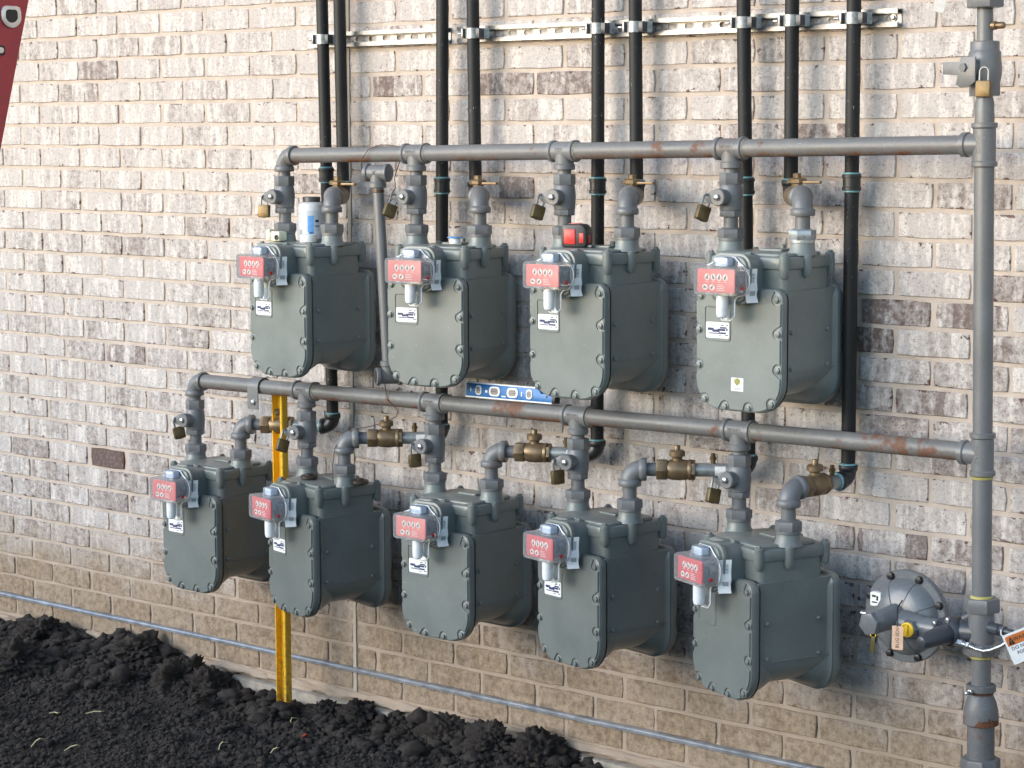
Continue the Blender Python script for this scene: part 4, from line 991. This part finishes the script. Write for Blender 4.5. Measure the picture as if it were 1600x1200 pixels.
b = MB(); b.box((hx+.0045, 0, .0135), (.009, .0205, .024), .001); b.build('end_cap', M['blackplastic'], k); MB().lathe([(.003, 0), (.003, .001)], frame((hx-.018, -.0089, .017), (0, -1, 0)), 10).build('hang_hole', M['ink'], k)

# loose drip leg hung on tie wire between the headers
k = thing('spare_pipe', 'loose upright grey pipe with a tee at each end, tied between the two headers', 'pipe', (-1.462, -.205, -.885))
xb, xt, zb2, zt2 = 0, -.006, 0.0, .552
MB().cyl((.026, 0, .03), (-.006, 0, .535), .0150, 24).build('pipe', M['standpipe'], k)
MB().tee((-.006, 0, zt2), (1, .25, 0), (0, 0, -1), .0205, .036, .040, .0240).build('top_tee', M['fit'], k); text('V', .014, M['fit'], Matrix.Translation((-.002, -.0206, zt2)) @ Matrix.Rotation(pi/2, 4, 'X'), k, ext=.001)
MB().tee((.028, 0, .012), (.55, .84, -.02), (0, 0, 1), .0205, .036, .042, .0240).build('bottom_tee', M['fitrust'], k)
for z, x in ((.044, .025), (.500, -.004)): MB().lathe([(.0152, z), (.0165, z+.001), (.0165, z+.006), (.0152, z+.008)], Matrix.Translation((x, 0, 0)), 20).build('rust_band', M['wire'], k)
dk = MB(); dk.lathe([(.0185, 0), (.0, .0005)], frame((-.006-.0355, -.0092, zt2), (-1, -.25, 0)), 18); dk.build('socket', M['ink'], k)
dk = MB(); dk.lathe([(.0185, 0), (.0, .0005)], frame((.028-.55*.0362, -.84*.0362, .0127), (-.55, -.84, .02)), 18); dk.build('socket', M['ink'], k)
zr = zu(-1.44)
k = tag(MB().sweep([(-1.515, -.215, -.330), (-1.512, -.222, -.30), (-1.49, -.217, zr+.012), (-1.462, -.200, zr+.024), (-1.440, -.186, zr+.0235), (-1.425, -.172, zr+.020), (-1.418, -.168, zr-.01), (-1.420, -.19, -.345), (-1.407, -.20, -.372), (-1.411, -.215, -.392), (-1.405, -.235, -.415), (-1.381, -.236, -.398)], .0012, 6).build('tie_wire', M['wire']), 'thin rusty tie wire looped over the upper header above the loose pipe', 'wire')
zr = zl_(-1.44)
k = tag(MB().sweep([(-1.455, -.205, -.870), (-1.432, -.214, zr), (-1.408, -.200, zr-.027), (-1.416, -.195, zr-.045), (-1.45, -.2, zr-.062), (-1.50, -.21, zr-.078), (-1.545, -.225, zr-.088), (-1.572, -.245, zr-.105), (-1.585, -.262, zr-.140), (-1.588, -.268, zr-.185), (-1.584, -.272, zr-.225), (-1.578, -.27, zr-.245)], .0012, 6).build('tie_wire', M['wire']), 'thin tie wire drooping from the lower header over the second outlet elbow', 'wire')

# yellow steel post and its strap
k = thing('yellow_post', 'yellow steel channel post standing in the soil under the lower header', 'post', (-1.917, -.152, -2.0))
out = [(x*.80, y) for x, y in [(-.0255, -.012), (-.0255, .012), (-.0215, .012), (-.0195, -.006), (.0100, -.006), (.0160, .012), (.0235, .012), (.0255, .010), (.0235, -.012)]]
out = [(x, -y) for x, y in out][::-1]
MB().prism(out[::-1], 0, 1.036, .0004, Matrix.Scale(-1, 4, (0, 1, 0)) if False else I4).build('channel', M['yellow'], k, flat=True)
b = MB()
for q in range(26): b.box((.0165, -.0122, .16+q*.032), (.0013, .0006, .0035))
b.build('punch_hole', M['ink'], k, flat=True)
x0 = -1.952; zc_ = zl_(x0)-(-2.0)
st = MB(); path = [(.0, .024+.006)]
arcp = [(-.0235*sin(a), .0235*cos(a)) for a in np.linspace(-1.2, pi*.5, 18)]       # (y, z) round the pipe's front
pth = arcp+[(-.0235, -.030), (-.0235, -.062)]
for w0 in (-.029, .014):
    for t_ in (0, .003):
        for y, z in pth:
            l = sqrt(y*y+z*z); q = 1+t_/l; st.v.append((x0+1.917+w0, -.038+(y*q if z > -.001 else y-t_), zc_+(z*q if z > -.001 else z)))
m = len(pth)
for i in range(m-1): st.f += [(i, i+1, 2*m+i+1, 2*m+i), (m+i+1, m+i, 3*m+i, 3*m+i+1), (i+1, i, m+i, m+i+1), (2*m+i, 2*m+i+1, 3*m+i+1, 3*m+i)]
st.f += [(m-1, 2*m-1, 4*m-1, 3*m-1)]
st.build('pipe_strap', M['fit'], k)
b = MB(); q = Vector((x0+1.917-.004, -.0645, zc_-.043)); b.hexa(q, q+Vector((0, -.006, 0)), .0078); b.lathe([(.010, 0), (.010, .001)], frame(q, (0, -1, 0)), 16); b.build('strap_bolt', M['zinc'], k)

# red ladder leaning on the building, standing well in front of the meters (only a stretch of its right rail is in the picture)
LE = .265; lb0 = Vector((-.571, -2.0-LE*1.90, -1.885)); ld = thing('ladder', 'red fibreglass ladder whose rail crosses the top left corner of the photo', 'ladder', lb0)
dr = Vector((0, LE, 1)).normalized(); LL = 9.9
for off in (0, -.42):
    T = Matrix(((1, 0, 0, off), (0, dr.z, dr.y, 0), (0, -dr.y, dr.z, 0), (0, 0, 0, 1)))
    T = Matrix(((1, 0, 0, off), (0, dr.z, dr.y, 0), (0, -dr.y, dr.z, 0), (0, 0, 0, 1)))
    s_ = 1 if off == 0 else -1
    out = [(0, -.080), (0, 0), (-.030*s_, 0), (-.030*s_, -.004), (-.005*s_, -.004), (-.005*s_, -.076), (-.030*s_, -.076), (-.030*s_, -.080)]
    MB().prism(out if s_ > 0 else out[::-1], 0, LL, .0004, T).build('rail', M['ladder'], ld, flat=True)
T0 = Matrix(((1, 0, 0, 0), (0, dr.z, dr.y, 0), (0, -dr.y, dr.z, 0), (0, 0, 0, 1)))
D = lambda r: [(r*cos(t), r*sin(t)) for t in np.linspace(radians(-160), radians(-20), 14)]+[(r*.94, r*.30), (r*.80, r*.62), (r*.5, r*.72), (-r*.5, r*.72), (-r*.80, r*.62), (-r*.94, r*.30)]
for q in range(31):
    zq = (1.90-.035)*sqrt(1+LE*LE)+(q-6)*.30
    if zq < .1 or zq > LL-.1: continue
    c = T0 @ Vector((0, -.032, zq))
    MB().cyl(c+Vector((.001, 0, 0)), c-Vector((.421, 0, 0)), .0155, 16).build('rung', M['alu'], ld)
    TX = Matrix.Translation(c) @ Matrix(((0, 0, 1, 0), (1, 0, 0, 0), (0, 1, 0, 0), (0, 0, 0, 1)))
    MB().prism(D(.0225), 0, .004, .001, TX).build('rung_collar', M['alu'], ld); MB().prism(D(.0135), .003, .0046, 0, TX).build('rung_hole', M['ink'], ld)
    c2 = T0 @ Vector((0, -.046, zq-.068)); TX = Matrix.Translation(c2) @ Matrix(((0, 0, 1, 0), (1, 0, 0, 0), (0, 1, 0, 0), (0, 0, 0, 1)))
    MB().prism(rrect(.0165, .0085, .005), 0, .0022, .0004, TX).build('slot_surround', M['ink'], ld); MB().prism(rrect(.0125, .0052, .005), .002, .0036, .0004, TX).build('slot_rim', M['alu'], ld)

# ------------------------------------------------------------------ clods and crumbs of soil, bits of straw
def blob(r, sub, seed, amp=.35):
    bm = bmesh.new(); bmesh.ops.create_icosphere(bm, subdivisions=sub, radius=1); s = Vector((seed*7.1, seed*3.3, seed*1.7))
    sc3 = Vector((random.uniform(.85, 1.25), random.uniform(.85, 1.2), random.uniform(.65, .95)))
    for v in bm.verts:
        n = v.co.normalized(); k = 1+amp*noise.noise(n*1.5+s)+amp*.75*abs(noise.noise(n*3.1+s))+amp*.55*noise.noise(n*7+s)+amp*.40*noise.noise(n*15+s)
        v.co = Vector((n.x*sc3.x, n.y*sc3.y, n.z*sc3.z))*k*r
    bm.verts.index_update(); vv = np.array([v.co[:] for v in bm.verts]); ff = np.array([[v.index for v in f.verts] for f in bm.faces]); bm.free(); return vv, ff
BIG = [(-2.90, -.36, .085, 'broad pale-edged soil clod at the far left'), (-2.63, -.10, .060, 'large soil clod against the wall left of the concrete toe'), (-2.40, -.13, .062, 'rounded soil clod standing proud right of the low gap by the wall'),
       (-2.30, -.10, .050, 'smaller soil clod next to the rounded one left of the yellow post'), (-1.80, -.10, .045, 'dark soil clod just right of the yellow post'), (-1.70, -.075, .050, 'tall soil clod against the wall below the bottom meters'),
       (-1.34, -.09, .058, 'soil clod in the middle of the heap along the wall'), (-1.17, -.10, .062, 'large soil clod second from the right end of the heap'), (-1.02, -.085, .070, 'largest soil clod at the right end of the heap'), (-3.12, -.10, .060, 'soil clod against the wall below the drip edge at the far left')]
for q, (x, y, r, lb) in enumerate(BIG):
    vv, ff = blob(r, 5, q+1, .55); me = bpy.data.meshes.new('soil_clod'); me.from_pydata(vv.tolist(), [], ff.tolist()); me.materials.append(M['soil']); me.shade_smooth()
    o = link('soil_clod', me); o.location = (x, y, soil_h(x, y)+r*.22); tag(o, lb, 'clod', 'large clods of soil along the wall')
protos = [blob(1, 2, 20+i, .62) for i in range(10)]; protos_s = [blob(1, 1, 40+i, .6) for i in range(10)]
VV, FF, nb = [], [], 0
NC = 40000
X_ = rng.uniform(-3.75, -.25, NC); Y_ = -np.concatenate([rng.uniform(0, 1.15, 24000), rng.uniform(.40, 1.15, NC-24000)]); S_ = np.exp(rng.normal(-5.55, .50, NC))
for x, y, s in zip(X_, Y_, S_):
    s = float(np.clip(s, .002, .028))
    if y > -.26+.08*sin(x*5): s = min(.026, s*1.6)
    if y < -.42: s = max(.0026, min(.011, s*.80))
    if y > -.015-s: y = -.015-s
    vv, ff = (protos if s > .010 else protos_s)[int(rng.integers(10))]
    a = rng.uniform(0, 2*pi); ca, sa = cos(a), sin(a); R_ = np.array([[ca, -sa, 0], [sa, ca, 0], [0, 0, 1]])
    VV.append((vv*s) @ R_.T+np.array([x, y, soil_h(x, y)+s*.35])); FF.append(ff+nb); nb += len(vv)
VV = np.concatenate(VV); FF = np.concatenate(FF)
me = bpy.data.meshes.new('soil_crumbs'); me.vertices.add(len(VV)); me.vertices.foreach_set('co', VV.astype(np.float32).ravel())
me.loops.add(FF.size); me.loops.foreach_set('vertex_index', FF.astype(np.int32).ravel()); me.polygons.add(len(FF)); me.polygons.foreach_set('loop_start', np.arange(0, FF.size, 3, dtype=np.int32))
me.update(calc_edges=True); me.materials.append(M['soil']); me.shade_smooth(); o = link('soil_crumbs', me); o['kind'] = 'stuff'
for x, y, a, L, lb in ((-2.14, -.86, 1.0, .05, 'bent pale straw at the bottom left of the soil'), (-2.04, -.82, .6, .045, 'forked pale straw near the bottom left of the soil'), (-2.28, -.55, .1, .05, 'straight straw lying flat in the middle of the soil'),
                    (-1.755, -.54, 1.3, .04, 'short straw standing below the yellow post'), (-1.78, -.255, 1.5, .05, 'straw sticking up in front of the yellow post'), (-1.62, -.47, .9, .03, 'curled straw low in the soil right of the post'), (-2.40, -.60, -.2, .03, 'small pale flake of straw left of the straight straw')):
    z = soil_h(x, y)+.012
    o = MB().sweep([(-L*.5*cos(a), 0, -.004), (0, .004, L*.25*sin(a)), (L*.4*cos(a), -.003, L*.45*sin(a)), (L*.55, .006, L*.30*sin(a))], [.0014, .0017, .0015, .0007], 6).build('straw', M['straw']); o.location = (x, y, z); o.rotation_euler = (0, 0, radians(40)+a*.3); tag(o, lb, 'straw', 'bits of straw in the soil')
b = MB(); b.v = [(0, 0, 0), (.012, .004, .006), (.022, 0, .014), (.016, -.006, .018), (.004, -.006, .010)]; b.f = [(0, 1, 2, 3, 4)]
o = b.build('dead_leaf', plain('red_leaf', (.35, .05, .02), .6)); o.location = (-1.655, -.33, soil_h(-1.655, -.33)+.012); o.modifiers.new('t', 'SOLIDIFY').thickness = .0008; tag(o, 'small red leaf scrap on the soil right of the yellow post', 'leaf')
